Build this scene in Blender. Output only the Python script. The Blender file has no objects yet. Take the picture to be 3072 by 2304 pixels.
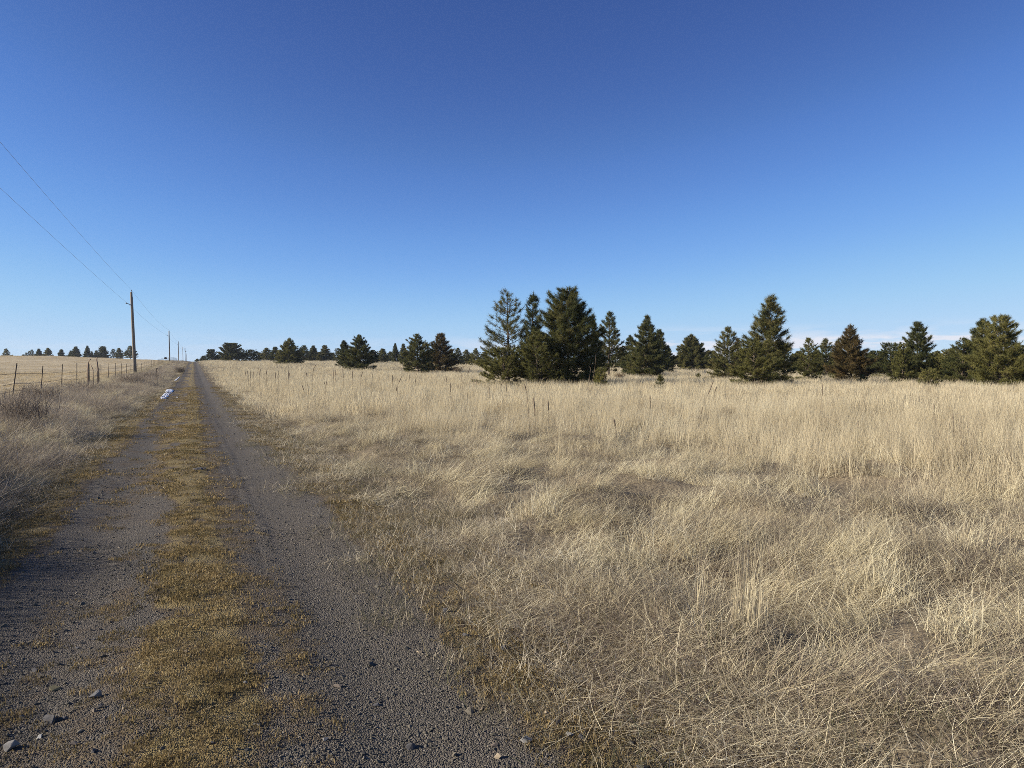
import bpy, bmesh, math, random
import numpy as np
from mathutils import Vector, Matrix

S = bpy.context.scene
COL = S.collection
RAD = math.radians

# ------------------------------------------------------------------ camera
CAM_H = 1.6
YAW, PITCH = RAD(24.17), RAD(1.26)
FPX = 2130.0                     # focal length in pixels of a 3072 wide frame
cam = bpy.data.cameras.new("camera"); cam_o = bpy.data.objects.new("camera", cam)
COL.objects.link(cam_o); S.camera = cam_o
cam.sensor_width = 36.0; cam.lens = 36.0 * FPX / 3072.0
cam.clip_start = 0.05; cam.clip_end = 20000
cam_o.location = (0, 0, CAM_H)
cam_o.rotation_euler = (math.pi / 2 - PITCH, 0, -YAW)

# ------------------------------------------------------------------ sun and sky
SUN_AZ, SUN_EL = RAD(-77.0), RAD(24.0)      # compass bearing from +Y
world = bpy.data.worlds.new("World"); S.world = world; world.use_nodes = True
wn = world.node_tree; bg = wn.nodes["Background"]
sky = wn.nodes.new("ShaderNodeTexSky"); sky.sky_type = 'NISHITA'; sky.sun_disc = False
sky.sun_elevation = SUN_EL; sky.sun_rotation = SUN_AZ
sky.altitude = 6000; sky.air_density = 1.0; sky.dust_density = 0.0; sky.ozone_density = 1.0
def sky_scale(src, f):
    q = wn.nodes.new("ShaderNodeVectorMath"); q.operation = 'SCALE'; q.inputs['Scale'].default_value = f; wn.links.new(src, q.inputs[0]); return q.outputs[0]
rc = wn.nodes.new("ShaderNodeRGBCurve")          # the camera's colour response to the sky
for ci, pts_ in enumerate((((0, 0), (.57, .42), (1, .93), (1.5, 1.58), (2.6, 2.95), (3.5, 3.7), (4.9, 4.5), (8, 5.5)),
                           ((0, 0), (1, .98), (1.7, 2.15), (2.5, 3.4), (4.2, 5.2), (5.5, 5.8), (6.6, 6.15), (9, 7)),
                           ((0, 0), (1.9, 3.0), (2.7, 4.5), (3.1, 5.4), (4.5, 7.2), (5.6, 7.7), (7.2, 8.0), (10, 8.4)))):
    cu_ = rc.mapping.curves[ci]
    cu_.points[0].location = (0, 0); cu_.points[1].location = (pts_[-1][0] / 10, pts_[-1][1] / 10)
    for px_, py_ in pts_[1:-1]: cu_.points.new(px_ / 10, py_ / 10)
rc.mapping.update()
wn.links.new(sky_scale(sky.outputs[0], .1), rc.inputs['Color']); sky_col = sky_scale(rc.outputs[0], 10.0)
# thin cloud streaks low over the horizon
geo = wn.nodes.new("ShaderNodeTexCoord")
mp = wn.nodes.new("ShaderNodeMapping"); mp.inputs['Scale'].default_value = (8, 8, 52)
wn.links.new(geo.outputs['Generated'], mp.inputs[0])
cn = wn.nodes.new("ShaderNodeTexNoise"); cn.inputs['Scale'].default_value = 1.6; cn.inputs['Detail'].default_value = 6
wn.links.new(mp.outputs[0], cn.inputs['Vector'])
cr = wn.nodes.new("ShaderNodeValToRGB"); cr.color_ramp.elements[0].position = .47; cr.color_ramp.elements[1].position = .60
wn.links.new(cn.outputs[0], cr.inputs[0])
sep = wn.nodes.new("ShaderNodeSeparateXYZ"); wn.links.new(geo.outputs['Generated'], sep.inputs[0])
band = wn.nodes.new("ShaderNodeValToRGB"); b = band.color_ramp
b.elements[0].position = .0; b.elements[0].color = (.7, .7, .7, 1); b.elements[1].position = .06; b.elements[1].color = (0, 0, 0, 1)
for p_, v_ in ((.022, .9), (.034, 1.0), (.044, .25)):
    e_ = b.elements.new(p_); e_.color = (v_, v_, v_, 1)
wn.links.new(sep.outputs[2], band.inputs[0])
azr = wn.nodes.new("ShaderNodeMapRange")     # more of them towards the right
azr.inputs[1].default_value = .3; azr.inputs[2].default_value = .62; azr.inputs[3].default_value = .12; azr.inputs[4].default_value = 1.5
wn.links.new(sep.outputs[0], azr.inputs[0])
m1 = wn.nodes.new("ShaderNodeMath"); m1.operation = 'MULTIPLY'; wn.links.new(cr.outputs[0], m1.inputs[0]); wn.links.new(band.outputs[0], m1.inputs[1])
m2 = wn.nodes.new("ShaderNodeMath"); m2.operation = 'MULTIPLY'; m2.use_clamp = True; wn.links.new(m1.outputs[0], m2.inputs[0]); wn.links.new(azr.outputs[0], m2.inputs[1])
mx = wn.nodes.new("ShaderNodeMix"); mx.data_type = 'RGBA'
wn.links.new(m2.outputs[0], mx.inputs[0]); wn.links.new(sky_col, mx.inputs[6]); mx.inputs[7].default_value = (7.0, 7.3, 8.1, 1)
wn.links.new(mx.outputs[2], bg.inputs[0])
bg.inputs[1].default_value = 0.07
sun = bpy.data.lights.new("sun", 'SUN'); sun.energy = 5.0; sun.angle = RAD(0.5); sun.color = (1.0, .925, .81)
sun_o = bpy.data.objects.new("sun", sun); COL.objects.link(sun_o)
sd = Vector((math.sin(SUN_AZ) * math.cos(SUN_EL), math.cos(SUN_AZ) * math.cos(SUN_EL), math.sin(SUN_EL)))
sun_o.rotation_euler = sd.to_track_quat('Z', 'Y').to_euler()
S.view_settings.view_transform = 'Standard'; S.view_settings.look = 'None'
S.view_settings.exposure = 0.7; S.view_settings.gamma = 1.0
S.render.engine = 'CYCLES'
cy = S.cycles
cy.max_bounces = 5; cy.diffuse_bounces = 3; cy.glossy_bounces = 2; cy.transmission_bounces = 3; cy.transparent_max_bounces = 6
cy.use_denoising = False; cy.filter_width = 0.8; cy.sample_clamp_indirect = 4

# ------------------------------------------------------------------ numbers
def hash2(ix, iy, seed):
    n = (ix.astype(np.int64) * 374761393 + iy.astype(np.int64) * 668265263 + seed * 974634777) & 0x7fffffff
    n = ((n ^ (n >> 13)) * 1274126177) & 0x7fffffff
    return ((n ^ (n >> 16)) & 0xffff) / 65535.0
def vnoise(x, y, seed=0):
    x = np.asarray(x, float); y = np.asarray(y, float)
    ix, iy = np.floor(x), np.floor(y); fx, fy = x - ix, y - iy
    fx = fx * fx * (3 - 2 * fx); fy = fy * fy * (3 - 2 * fy)
    a = hash2(ix, iy, seed); b_ = hash2(ix + 1, iy, seed); c = hash2(ix, iy + 1, seed); d = hash2(ix + 1, iy + 1, seed)
    return (a * (1 - fx) + b_ * fx) * (1 - fy) + (c * (1 - fx) + d * fx) * fy
def fbm(x, y, seed=0, octv=4):
    t, amp, tot = 0, 1.0, 0
    for k in range(octv):
        t = t + amp * vnoise(np.asarray(x) * 2 ** k, np.asarray(y) * 2 ** k, seed + k * 17); tot += amp; amp *= .5
    return t / tot
def sstep(a, b_, x):
    t = np.clip((np.asarray(x, float) - a) / (b_ - a), 0, 1); return t * t * (3 - 2 * t)

RL, RR = -2.1, 1.75            # edges of the road sheet
def H(X, Y):
    """height of the land"""
    X = np.asarray(X, float); Y = np.asarray(Y, float)
    r = 4.45 * sstep(28, 345, Y) + .0088 * np.clip(Y - 335, 0, 800)
    left = (.20 + .42 * sstep(16, 8, Y)) * sstep(-2.05, -3.9, X) + .08 * sstep(-2.1, -2.5, X) + .10 * sstep(-3, -9, X)
    left = left + 1.45 * sstep(-7, -50, X) * sstep(40, 330, Y) - 6 * sstep(-30, -80, X) * sstep(345, 600, Y)
    right = -.0 * X
    off = sstep(RL + .1, RL - .8, X) + sstep(RR - .1, RR + .9, X)
    bumps = off * ((fbm(X * .55, Y * .55, 3, 3) - .5) * .22 + (fbm(X * .09, Y * .09, 9, 3) - .5) * .5 * sstep(4, 14, np.abs(X)) + (fbm(X * 1.5, Y * 1.5, 13, 2) - .5) * .30 * sstep(2.0, 3.2, np.abs(X)))
    prof = -.035 * np.exp(-((X - .82) / .3) ** 2) - .03 * np.exp(-((X + .8) / .3) ** 2) + .02 * np.exp(-((X + .1) / .3) ** 2)
    return r + left + right + bumps + prof * (1 - np.clip(off, 0, 1))
def hollow_at(x, y, r):
    d = (CAM_H - .1) * FPX / (y - 1105); u = (x - 1536) / FPX * d
    return d * math.sin(YAW) + u * math.cos(YAW), d * math.cos(YAW) - u * math.sin(YAW), r
HOLES = [hollow_at(*q) for q in ((2345, 1875, .22), (2140, 1850, .12), (1420, 1548, .22), (1655, 1605, .24), (2950, 1760, .26), (1590, 1390, .4), (1790, 1400, .34), (1330, 1330, .4), (2900, 1560, .4), (1400, 1670, .18), (2860, 2000, .14), (1990, 1700, .16), (2550, 1620, .2), (2060, 1330, .5), (2420, 1420, .5))]
def holes(X, Y):
    k = np.zeros(np.shape(X))
    for hx, hy, r in HOLES: k = np.maximum(k, np.exp(-(((X - hx) ** 2 + ((Y - hy) / 1.2) ** 2) / r ** 2) ** 1.5))
    return k
def moss_mask(X, Y):
    """1 where moss and short dry grass cover the gravel"""
    n = fbm(X * 2.3, Y * .8, 21, 4) - .5; n2 = fbm(X * 6, Y * 4, 31, 3) - .5
    Xw = X + n * .34 + n2 * .12
    c0 = .0 + .05 * np.sin(Y * .05) - .10 * sstep(5, 14, Y)
    strip = (.62 + .38 * sstep(-.16, .06, n2 + n * .6)) * sstep(c0 - .33, c0 - .14, Xw) * sstep(c0 + .30, c0 + .12, Xw)
    strip = np.maximum(strip, .30 * sstep(-.02, .14, n2) * sstep(c0 - .62, c0 - .35, X) * sstep(c0, c0 - .2, X))
    half = .46 * sstep(c0 + .05, c0 + .2, Xw) * sstep(c0 + .74, c0 + .44, Xw)
    half = half * (.35 + .65 * sstep(-.14, .12, n2 + n * .5 + .04))
    far = sstep(8, 22, Y)
    lrut = (.30 + .45 * far) * sstep(-.10 - .1 * far, .12, n + n2 * .7) * sstep(-1.3, -1.0, X) * sstep(-.2, -.5, X)
    redge = sstep(1.24, 1.46, Xw); ledge = sstep(-1.18, -1.5, Xw)
    m = np.clip(strip + half + .6 * redge + .8 * ledge + lrut, 0, 1)
    n3 = fbm(X * 11, Y * 9, 87, 3) - .5
    return np.clip(m + n3 * 1.1 * (m > .02) * (m < .98) - .35 * sstep(.05, .22, n3) , 0, 1)

CA, SA = math.cos(YAW), math.sin(YAW); CP, SP = math.cos(PITCH), math.sin(PITCH)
RIGHT = np.array([CA, -SA, 0]); FWD = np.array([SA * CP, CA * CP, -SP]); UP = np.array([SA * SP, CA * SP, CP])
def ray(x, y): return FWD + (x - 1536) / FPX * RIGHT + (1152 - y) / FPX * UP
def at(x, y, d): return np.array([0, 0, CAM_H]) + d * ray(x, y)
def on_ground(x, y):
    """where the view ray of a photo point meets the land"""
    r = ray(x, y); d = 1.0
    for _ in range(4000):
        p = np.array([0, 0, CAM_H]) + d * r
        if p[2] <= H(p[0], p[1]): break
        d *= 1.003
    return float(p[0]), float(p[1]), float(H(p[0], p[1]))
def stand(x, depth):
    """ground point under photo column x at this distance"""
    p = at(x, 1105, depth); return float(p[0]), float(p[1]), float(H(p[0], p[1]))
def z_at(x, y, depth): return float(at(x, y, depth)[2])

# ------------------------------------------------------------------ mesh helpers
def mesh_np(name, V, F, attrs=None, smooth=False):
    V = np.ascontiguousarray(V, dtype=np.float32).reshape(-1, 3); F = np.ascontiguousarray(F, dtype=np.int32)
    me = bpy.data.meshes.new(name); k = F.shape[1]
    me.vertices.add(len(V)); me.vertices.foreach_set('co', V.ravel())
    me.loops.add(F.size); me.loops.foreach_set('vertex_index', F.ravel())
    me.polygons.add(len(F)); me.polygons.foreach_set('loop_start', np.arange(0, F.size, k, dtype=np.int32))
    if smooth: me.polygons.foreach_set('use_smooth', np.ones(len(F), dtype=bool))
    for n, a in (attrs or {}).items():
        at_ = me.attributes.new(n, 'FLOAT', 'POINT'); at_.data.foreach_set('value', np.asarray(a, dtype=np.float32).ravel())
    me.update(calc_edges=True); me.validate()
    return me
def link(name, me, mat=None, parent=None, loc=None):
    o = bpy.data.objects.new(name, me); COL.objects.link(o)
    if mat and me is not None and not me.materials: me.materials.append(mat)
    if parent: o.parent = parent
    if loc is not None: o.location = loc
    return o
def tag(o, label=None, cat=None, group=None, kind=None):
    if label: o['label'] = label
    if cat: o['category'] = cat
    if group: o['group'] = group
    if kind: o['kind'] = kind
    return o
class MB:
    def __init__(s): s.V = []; s.F = []; s.A = []; s.n = 0
    def add(s, V, F, a=None):
        V = np.asarray(V, float).reshape(-1, 3); s.V.append(V); s.F.append(np.asarray(F) + s.n)
        s.A.append(np.full(len(V), .5) if a is None else np.broadcast_to(np.asarray(a, float), (len(V),))); s.n += len(V)
    def tube(s, pts, radii, k=8, a=None, cap=True):
        pts = np.asarray(pts, float); n = len(pts); radii = np.broadcast_to(np.asarray(radii, float), (n,))
        T = np.gradient(pts, axis=0); T /= np.linalg.norm(T, axis=1)[:, None] + 1e-12
        ref = np.where(np.abs(T[:, 2:3]) > .9, np.array([[1., 0, 0]]), np.array([[0, 0, 1.]]))
        U = np.cross(T, ref); U /= np.linalg.norm(U, axis=1)[:, None] + 1e-12; W = np.cross(T, U)
        an = np.arange(k) / k * 2 * math.pi
        ring = pts[:, None] + radii[:, None, None] * (np.cos(an)[None, :, None] * U[:, None] + np.sin(an)[None, :, None] * W[:, None])
        V = ring.reshape(-1, 3)
        i = np.arange(n - 1)[:, None] * k; j = np.arange(k)[None]; j2 = (j + 1) % k
        F = np.stack([i + j, i + j2, i + k + j2, i + k + j], -1).reshape(-1, 4)
        if cap and k >= 3:
            V = np.vstack([V, pts[:1], pts[-1:]]); c0, c1 = n * k, n * k + 1
            jj = np.arange(k); F = np.vstack([F, np.stack([(jj + 1) % k, jj, np.full(k, c0), np.full(k, c0)], -1), np.stack([(n - 1) * k + jj, (n - 1) * k + (jj + 1) % k, np.full(k, c1), np.full(k, c1)], -1)])
        s.add(V, F, a)
    def mesh(s, name, smooth=False):
        V = np.vstack(s.V); F = np.vstack(s.F); A = np.concatenate(s.A)
        me = bpy.data.meshes.new(name)
        faces = [tuple(f[:3]) if f[2] == f[3] else tuple(f) for f in F.tolist()] if F.shape[1] == 4 else F.tolist()
        me.from_pydata(V.tolist(), [], faces)
        t = me.attributes.new('shade', 'FLOAT', 'POINT'); t.data.foreach_set('value', A.astype(np.float32))
        if smooth: me.polygons.foreach_set('use_smooth', np.ones(len(me.polygons), dtype=bool))
        me.update(); return me

# ------------------------------------------------------------------ materials
def new_mat(name):
    m = bpy.data.materials.new(name); m.use_nodes = True; nt = m.node_tree
    for n in list(nt.nodes): nt.nodes.remove(n)
    out = nt.nodes.new('ShaderNodeOutputMaterial')
    return m, nt, out
def N(nt, t, **kw):
    n = nt.nodes.new(t)
    for k, v in kw.items():
        if isinstance(k, str) and hasattr(n, k): setattr(n, k, v)
        else: n.inputs[k.replace('_', ' ')].default_value = v
    return n
def ramp(nt, src, stops):
    n = nt.nodes.new('ShaderNodeValToRGB'); r = n.color_ramp
    while len(r.elements) < len(stops): r.elements.new(.5)
    for e, (p, c) in zip(r.elements, stops): e.position = p; e.color = tuple(c) + (1,)
    nt.links.new(src, n.inputs[0]); return n.outputs[0]
def math_(nt, op, a, b_):
    n = nt.nodes.new('ShaderNodeMath'); n.operation = op
    for i, v in enumerate((a, b_)):
        if hasattr(v, 'links'): nt.links.new(v, n.inputs[i])
        else: n.inputs[i].default_value = v
    return n.outputs[0]
def mixc(nt, f, a, b_, mode='MIX'):
    n = nt.nodes.new('ShaderNodeMix'); n.data_type = 'RGBA'; n.blend_type = mode
    for i, v in ((0, f), (6, a), (7, b_)):
        if hasattr(v, 'links'): nt.links.new(v, n.inputs[i])
        else: n.inputs[i].default_value = v if i == 0 else tuple(v) + (1,)
    return n.outputs[2]
def noise(nt, scale, detail=4, vec=None, rough=.55):
    n = nt.nodes.new('ShaderNodeTexNoise'); n.inputs['Scale'].default_value = scale; n.inputs['Detail'].default_value = detail
    n.inputs['Roughness'].default_value = rough
    if vec is None: vec = nt.nodes.new('ShaderNodeNewGeometry').outputs['Position']
    nt.links.new(vec, n.inputs['Vector']); return n.outputs[0]
def attr(nt, name, kind='GEOMETRY'):
    n = nt.nodes.new('ShaderNodeAttribute'); n.attribute_name = name; n.attribute_type = kind; return n.outputs['Fac']
def leafy(nt, out, col, trans=.35, tcol=None):
    d = nt.nodes.new('ShaderNodeBsdfDiffuse'); t = nt.nodes.new('ShaderNodeBsdfTranslucent'); m = nt.nodes.new('ShaderNodeMixShader')
    nt.links.new(col, d.inputs[0]); nt.links.new(tcol or col, t.inputs[0]); m.inputs[0].default_value = trans
    nt.links.new(d.outputs[0], m.inputs[1]); nt.links.new(t.outputs[0], m.inputs[2]); nt.links.new(m.outputs[0], out.inputs[0])
def princ(nt, out, col, rough=.85, bump=None, strength=.5, dist=.01, spec=.3):
    p = nt.nodes.new('ShaderNodeBsdfPrincipled'); p.inputs['Roughness'].default_value = rough
    p.inputs['Specular IOR Level'].default_value = spec
    if hasattr(col, 'links'): nt.links.new(col, p.inputs['Base Color'])
    else: p.inputs['Base Color'].default_value = tuple(col) + (1,)
    if bump is not None:
        b_ = nt.nodes.new('ShaderNodeBump'); b_.inputs['Strength'].default_value = strength; b_.inputs['Distance'].default_value = dist
        nt.links.new(bump, b_.inputs['Height']); nt.links.new(b_.outputs[0], p.inputs['Normal'])
    nt.links.new(p.outputs[0], out.inputs[0]); return p
def blade_mat(name, stops, trans=.35, patch=.35, pw=.9, sw=.55, tw=.35):
    """dry blades: own tone, tone of the tuft, and broad patches in the field"""
    m, nt, out = new_mat(name)
    a = attr(nt, 'shade'); t = attr(nt, 'tint', 'INSTANCER'); n = noise(nt, patch, 3)
    f = math_(nt, 'ADD', math_(nt, 'MULTIPLY', math_(nt, 'SUBTRACT', a, .5), sw), math_(nt, 'MULTIPLY', math_(nt, 'SUBTRACT', t, .5), tw))
    f = math_(nt, 'ADD', f, math_(nt, 'ADD', math_(nt, 'MULTIPLY', math_(nt, 'SUBTRACT', n, .5), pw), .5))
    leafy(nt, out, ramp(nt, f, stops), trans); return m

M = {}
M['tall'] = blade_mat('tall_grass_straw', [(.0, (.36, .29, .20)), (.22, (.49, .41, .265)), (.45, (.63, .545, .35)), (.62, (.60, .495, .33)), (.8, (.72, .64, .43)), (1, (.80, .735, .53))], .38)
M['mat'] = blade_mat('matted_grass_straw', [(.0, (.10, .078, .066)), (.22, (.23, .18, .14)), (.42, (.43, .36, .235)), (.62, (.60, .51, .33)), (.8, (.68, .60, .40)), (1, (.81, .74, .54))], .3, .5, .9, .8, .5)
M['lay'] = blade_mat('lying_grass_pale', [(.0, (.26, .205, .15)), (.3, (.47, .39, .24)), (.6, (.64, .55, .34)), (1, (.81, .74, .51))], .32, .5, .8, .6, .6)
M['short'] = blade_mat('short_grass', [(.0, (.085, .09, .05)), (.22, (.15, .145, .08)), (.4, (.24, .195, .12)), (.6, (.44, .37, .25)), (.8, (.63, .55, .40)), (1, (.75, .68, .52))], .3, .7)
M['moss'] = blade_mat('moss_gold', [(.0, (.075, .065, .032)), (.3, (.17, .135, .062)), (.6, (.30, .215, .095)), (.85, (.40, .30, .15)), (1, (.56, .48, .32))], .25, 1.6)
M['weed'] = blade_mat('grey_weeds', [(.0, (.10, .08, .066)), (.3, (.25, .205, .16)), (.6, (.44, .365, .27)), (1, (.66, .57, .42))], .2, .6)
M['stub'] = blade_mat('stubble', [(.0, (.36, .27, .15)), (.5, (.54, .43, .25)), (1, (.66, .56, .36))], .3, .08)
M['straw'] = blade_mat('straw_bits', [(.0, (.3, .23, .15)), (.5, (.55, .44, .28)), (1, (.75, .66, .48))], .2, 1)

def gravel_mat(name):
    m, nt, out = new_mat(name)
    r = nt.nodes.new('ShaderNodeObjectInfo').outputs['Random']; t = attr(nt, 'tint', 'INSTANCER')
    n = noise(nt, 90, 3); patch = noise(nt, .9, 2)
    f = math_(nt, 'ADD', math_(nt, 'MULTIPLY', t, .8), math_(nt, 'MULTIPLY', math_(nt, 'SUBTRACT', patch, .4), .5))
    c = ramp(nt, f, [(.0, (.042, .042, .033)), (.35, (.080, .077, .057)), (.6, (.116, .100, .070)), (.8, (.175, .146, .102)), (.93, (.28, .23, .17)), (1, (.55, .49, .39))])
    c = mixc(nt, .35, c, ramp(nt, n, [(.3, (.05, .044, .036)), (.7, (.21, .18, .14))]))
    princ(nt, out, c, .8, n, .25, .002); return m
M['gravel'] = gravel_mat('basalt_gravel')

def rock_mat(name, c1, c2, scale=40):
    m, nt, out = new_mat(name)
    oc = nt.nodes.new('ShaderNodeTexCoord').outputs['Object']
    n = noise(nt, scale, 5, oc)
    princ(nt, out, ramp(nt, n, [(.32, c1), (.68, c2)]), .8, n, .5, .004); return m
M['rock_grey'] = rock_mat('rock_grey', (.17, .16, .145), (.27, .255, .23))
M['rock_dark'] = rock_mat('rock_dark', (.055, .053, .052), (.13, .12, .115))
M['rock_brown'] = rock_mat('rock_brown', (.12, .095, .075), (.24, .19, .14))
M['rock_tan'] = rock_mat('rock_tan', (.26, .21, .14), (.42, .33, .22))
M['rock_white'] = rock_mat('rock_white', (.5, .47, .4), (.72, .7, .62))
M['rock_moss'] = rock_mat('rock_mossy', (.07, .065, .05), (.2, .17, .07), 25)

# ground
m, nt, out = new_mat('dry_field_soil')
n1 = noise(nt, .22, 4); n2 = noise(nt, 3.0, 5); n3 = noise(nt, 24, 4)
c = ramp(nt, n1, [(.3, (.13, .10, .062)), (.55, (.21, .16, .10)), (.75, (.29, .225, .14))])
c = mixc(nt, .5, c, ramp(nt, n2, [(.3, (.07, .055, .038)), (.55, (.18, .142, .092)), (.8, (.33, .265, .17))]))
c = mixc(nt, .35, c, ramp(nt, n3, [(.3, (.08, .065, .04)), (.7, (.42, .34, .22))]))
# the open pale field to the left is cleaner straw stubble, banded across
pos = nt.nodes.new('ShaderNodeNewGeometry').outputs['Position']
sx = nt.nodes.new('ShaderNodeSeparateXYZ'); nt.links.new(pos, sx.inputs[0])
nr_ = nt.nodes.new('ShaderNodeMapRange'); nr_.inputs[1].default_value = 3.4; nr_.inputs[2].default_value = 2.0
ab_ = math_(nt, 'ABSOLUTE', sx.outputs[0], 0); nt.links.new(math_(nt, 'ADD', ab_, math_(nt, 'MULTIPLY', n2, 1.2)), nr_.inputs[0])
c = mixc(nt, math_(nt, 'MULTIPLY', nr_.outputs[0], .85), c, ramp(nt, n3, [(.3, (.04, .034, .022)), (.55, (.11, .088, .05)), (.75, (.22, .17, .10))]))
lf = nt.nodes.new('ShaderNodeMapRange'); lf.inputs[1].default_value = -6.5; lf.inputs[2].default_value = -9.5; nt.links.new(sx.outputs[0], lf.inputs[0])
mpn = nt.nodes.new('ShaderNodeMapping'); mpn.inputs['Scale'].default_value = (.02, .16, .1); nt.links.new(pos, mpn.inputs[0])
nb = noise(nt, 1.0, 5, mpn.outputs[0])
c2 = ramp(nt, nb, [(.3, (.30, .245, .15)), (.5, (.45, .365, .225)), (.7, (.57, .48, .315))])
c2 = mixc(nt, .45, c2, ramp(nt, n2, [(.3, (.20, .155, .09)), (.7, (.60, .51, .34))]))
c = mixc(nt, lf.outputs[0], c, c2)
princ(nt, out, c, .95, n3, .8, .03, .1); M['ground'] = m

# road: moss mask baked as the road's own pattern
m, nt, out = new_mat('gravel_road')
ms = attr(nt, 'moss')
g1 = nt.nodes.new('ShaderNodeTexVoronoi'); g1.inputs['Scale'].default_value = 115; nt.links.new(nt.nodes.new('ShaderNodeNewGeometry').outputs['Position'], g1.inputs['Vector'])
gv = nt.nodes.new('ShaderNodeSeparateColor'); nt.links.new(g1.outputs['Color'], gv.inputs[0])
gc = ramp(nt, gv.outputs[0], [(.0, (.045, .044, .04)), (.4, (.092, .082, .073)), (.75, (.135, .108, .088)), (.95, (.22, .19, .155)), (1, (.40, .36, .30))])
pn = noise(nt, .8, 3); fine = noise(nt, 160, 3)
gc = mixc(nt, .45, gc, ramp(nt, pn, [(.3, (.062, .062, .048)), (.7, (.115, .094, .066))]))
gc = mixc(nt, .3, gc, ramp(nt, fine, [(.3, (.04, .035, .028)), (.7, (.18, .15, .11))]))
mn = noise(nt, 3.0, 5); mf = noise(nt, 60, 4)
mc = ramp(nt, mn, [(.28, (.10, .086, .042)), (.5, (.18, .138, .064)), (.72, (.26, .185, .08))])
mc = mixc(nt, .45, mc, ramp(nt, mf, [(.3, (.08, .065, .03)), (.7, (.36, .27, .11))]))
mm = math_(nt, 'ADD', ms, math_(nt, 'MULTIPLY', math_(nt, 'SUBTRACT', mf, .5), .55))
def step_(lo, hi):
    q = nt.nodes.new('ShaderNodeMapRange'); q.interpolation_type = 'SMOOTHSTEP'; q.inputs[1].default_value = lo; q.inputs[2].default_value = hi; nt.links.new(mm, q.inputs[0]); return q.outputs[0]
soil = ramp(nt, fine, [(.3, (.045, .034, .022)), (.7, (.17, .125, .075))])
c = mixc(nt, math_(nt, 'MULTIPLY', step_(.08, .42), .8), gc, soil)
c = mixc(nt, step_(.38, .85), c, mc)
bh = math_(nt, 'ADD', math_(nt, 'MULTIPLY', g1.outputs['Distance'], -1.0), math_(nt, 'MULTIPLY', mf, .6))
princ(nt, out, c, .9, bh, .9, .012, .2); M['road'] = m

def wood(name, c1, c2, sc=(18, 18, 1.2)):
    m, nt, out = new_mat(name); oc = nt.nodes.new('ShaderNodeTexCoord').outputs['Object']
    mp = nt.nodes.new('ShaderNodeMapping'); mp.inputs['Scale'].default_value = sc; nt.links.new(oc, mp.inputs[0])
    n = noise(nt, 1.0, 5, mp.outputs[0]); princ(nt, out, ramp(nt, n, [(.3, c1), (.7, c2)]), .85, n, .4, .01); return m
M['pole'] = wood('weathered_pole_wood', (.14, .118, .092), (.265, .228, .18))
M['bark'] = wood('pine_bark', (.06, .045, .035), (.15, .11, .08), (9, 9, 3))
M['stalk'] = wood('dead_stalk', (.10, .075, .05), (.23, .17, .115), (60, 60, 20))
M['stick'] = wood('dead_stick', (.16, .11, .075), (.3, .22, .15), (40, 40, 6))
M['post'] = wood('rusty_post_steel', (.06, .046, .038), (.14, .105, .082), (30, 30, 8))
def plain(name, c, rough=.6, metal=0):
    m, nt, out = new_mat(name); oc = nt.nodes.new('ShaderNodeTexCoord').outputs['Object']
    n = noise(nt, 30, 3, oc); p = princ(nt, out, ramp(nt, n, [(.3, tuple(x * .75 for x in c)), (.7, tuple(x * 1.15 for x in c))]), rough)
    p.inputs['Metallic'].default_value = metal; return m
M['wire'] = plain('rusty_wire', (.09, .06, .045), .6)
M['line'] = plain('aluminium_line', (.20, .21, .22), .5)
M['hardware'] = plain('galvanised_steel', (.10, .10, .105), .5)
M['insul'] = plain('porcelain', (.30, .27, .25), .25)
M['shed'] = plain('dark_boards', (.06, .05, .045), .9)
M['roof'] = plain('dark_roof', (.045, .045, .05), .8)
m, nt, out = new_mat('old_snow'); n = noise(nt, 14, 5); n_ = noise(nt, 3, 3)
princ(nt, out, mixc(nt, .3, ramp(nt, n, [(.3, (.66, .69, .74)), (.6, (.86, .88, .9))]), ramp(nt, n_, [(.3, (.55, .56, .58)), (.7, (.88, .9, .92))])), .45, n, .5, .02, .5); M['snow'] = m

def needle_mat(name, stops):
    m, nt, out = new_mat(name)
    a = attr(nt, 'shade'); r = nt.nodes.new('ShaderNodeObjectInfo').outputs['Random']; n = noise(nt, .9, 2)
    f = math_(nt, 'ADD', math_(nt, 'MULTIPLY', a, .7), math_(nt, 'ADD', math_(nt, 'MULTIPLY', math_(nt, 'SUBTRACT', r, .5), .30), math_(nt, 'MULTIPLY', math_(nt, 'SUBTRACT', n, .5), .5)))
    c = ramp(nt, math_(nt, 'ADD', f, .12), stops); leafy(nt, out, c, .32); return m
M['needle'] = needle_mat('pine_needles', [(.0, (.042, .052, .024)), (.35, (.095, .100, .038)), (.7, (.18, .160, .060)), (1, (.26, .215, .095))])
M['needle_bronze'] = needle_mat('pine_needles_bronze', [(.0, (.048, .046, .024)), (.35, (.125, .095, .04)), (.7, (.22, .148, .066)), (1, (.29, .20, .09))])
M['needle_olive'] = needle_mat('pine_needles_olive', [(.0, (.055, .06, .024)), (.35, (.14, .135, .045)), (.7, (.215, .195, .066)), (1, (.29, .245, .10))])
M['needle_brown'] = needle_mat('dead_needles', [(.0, (.07, .045, .025)), (.5, (.13, .085, .05)), (1, (.2, .14, .085))])

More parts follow.
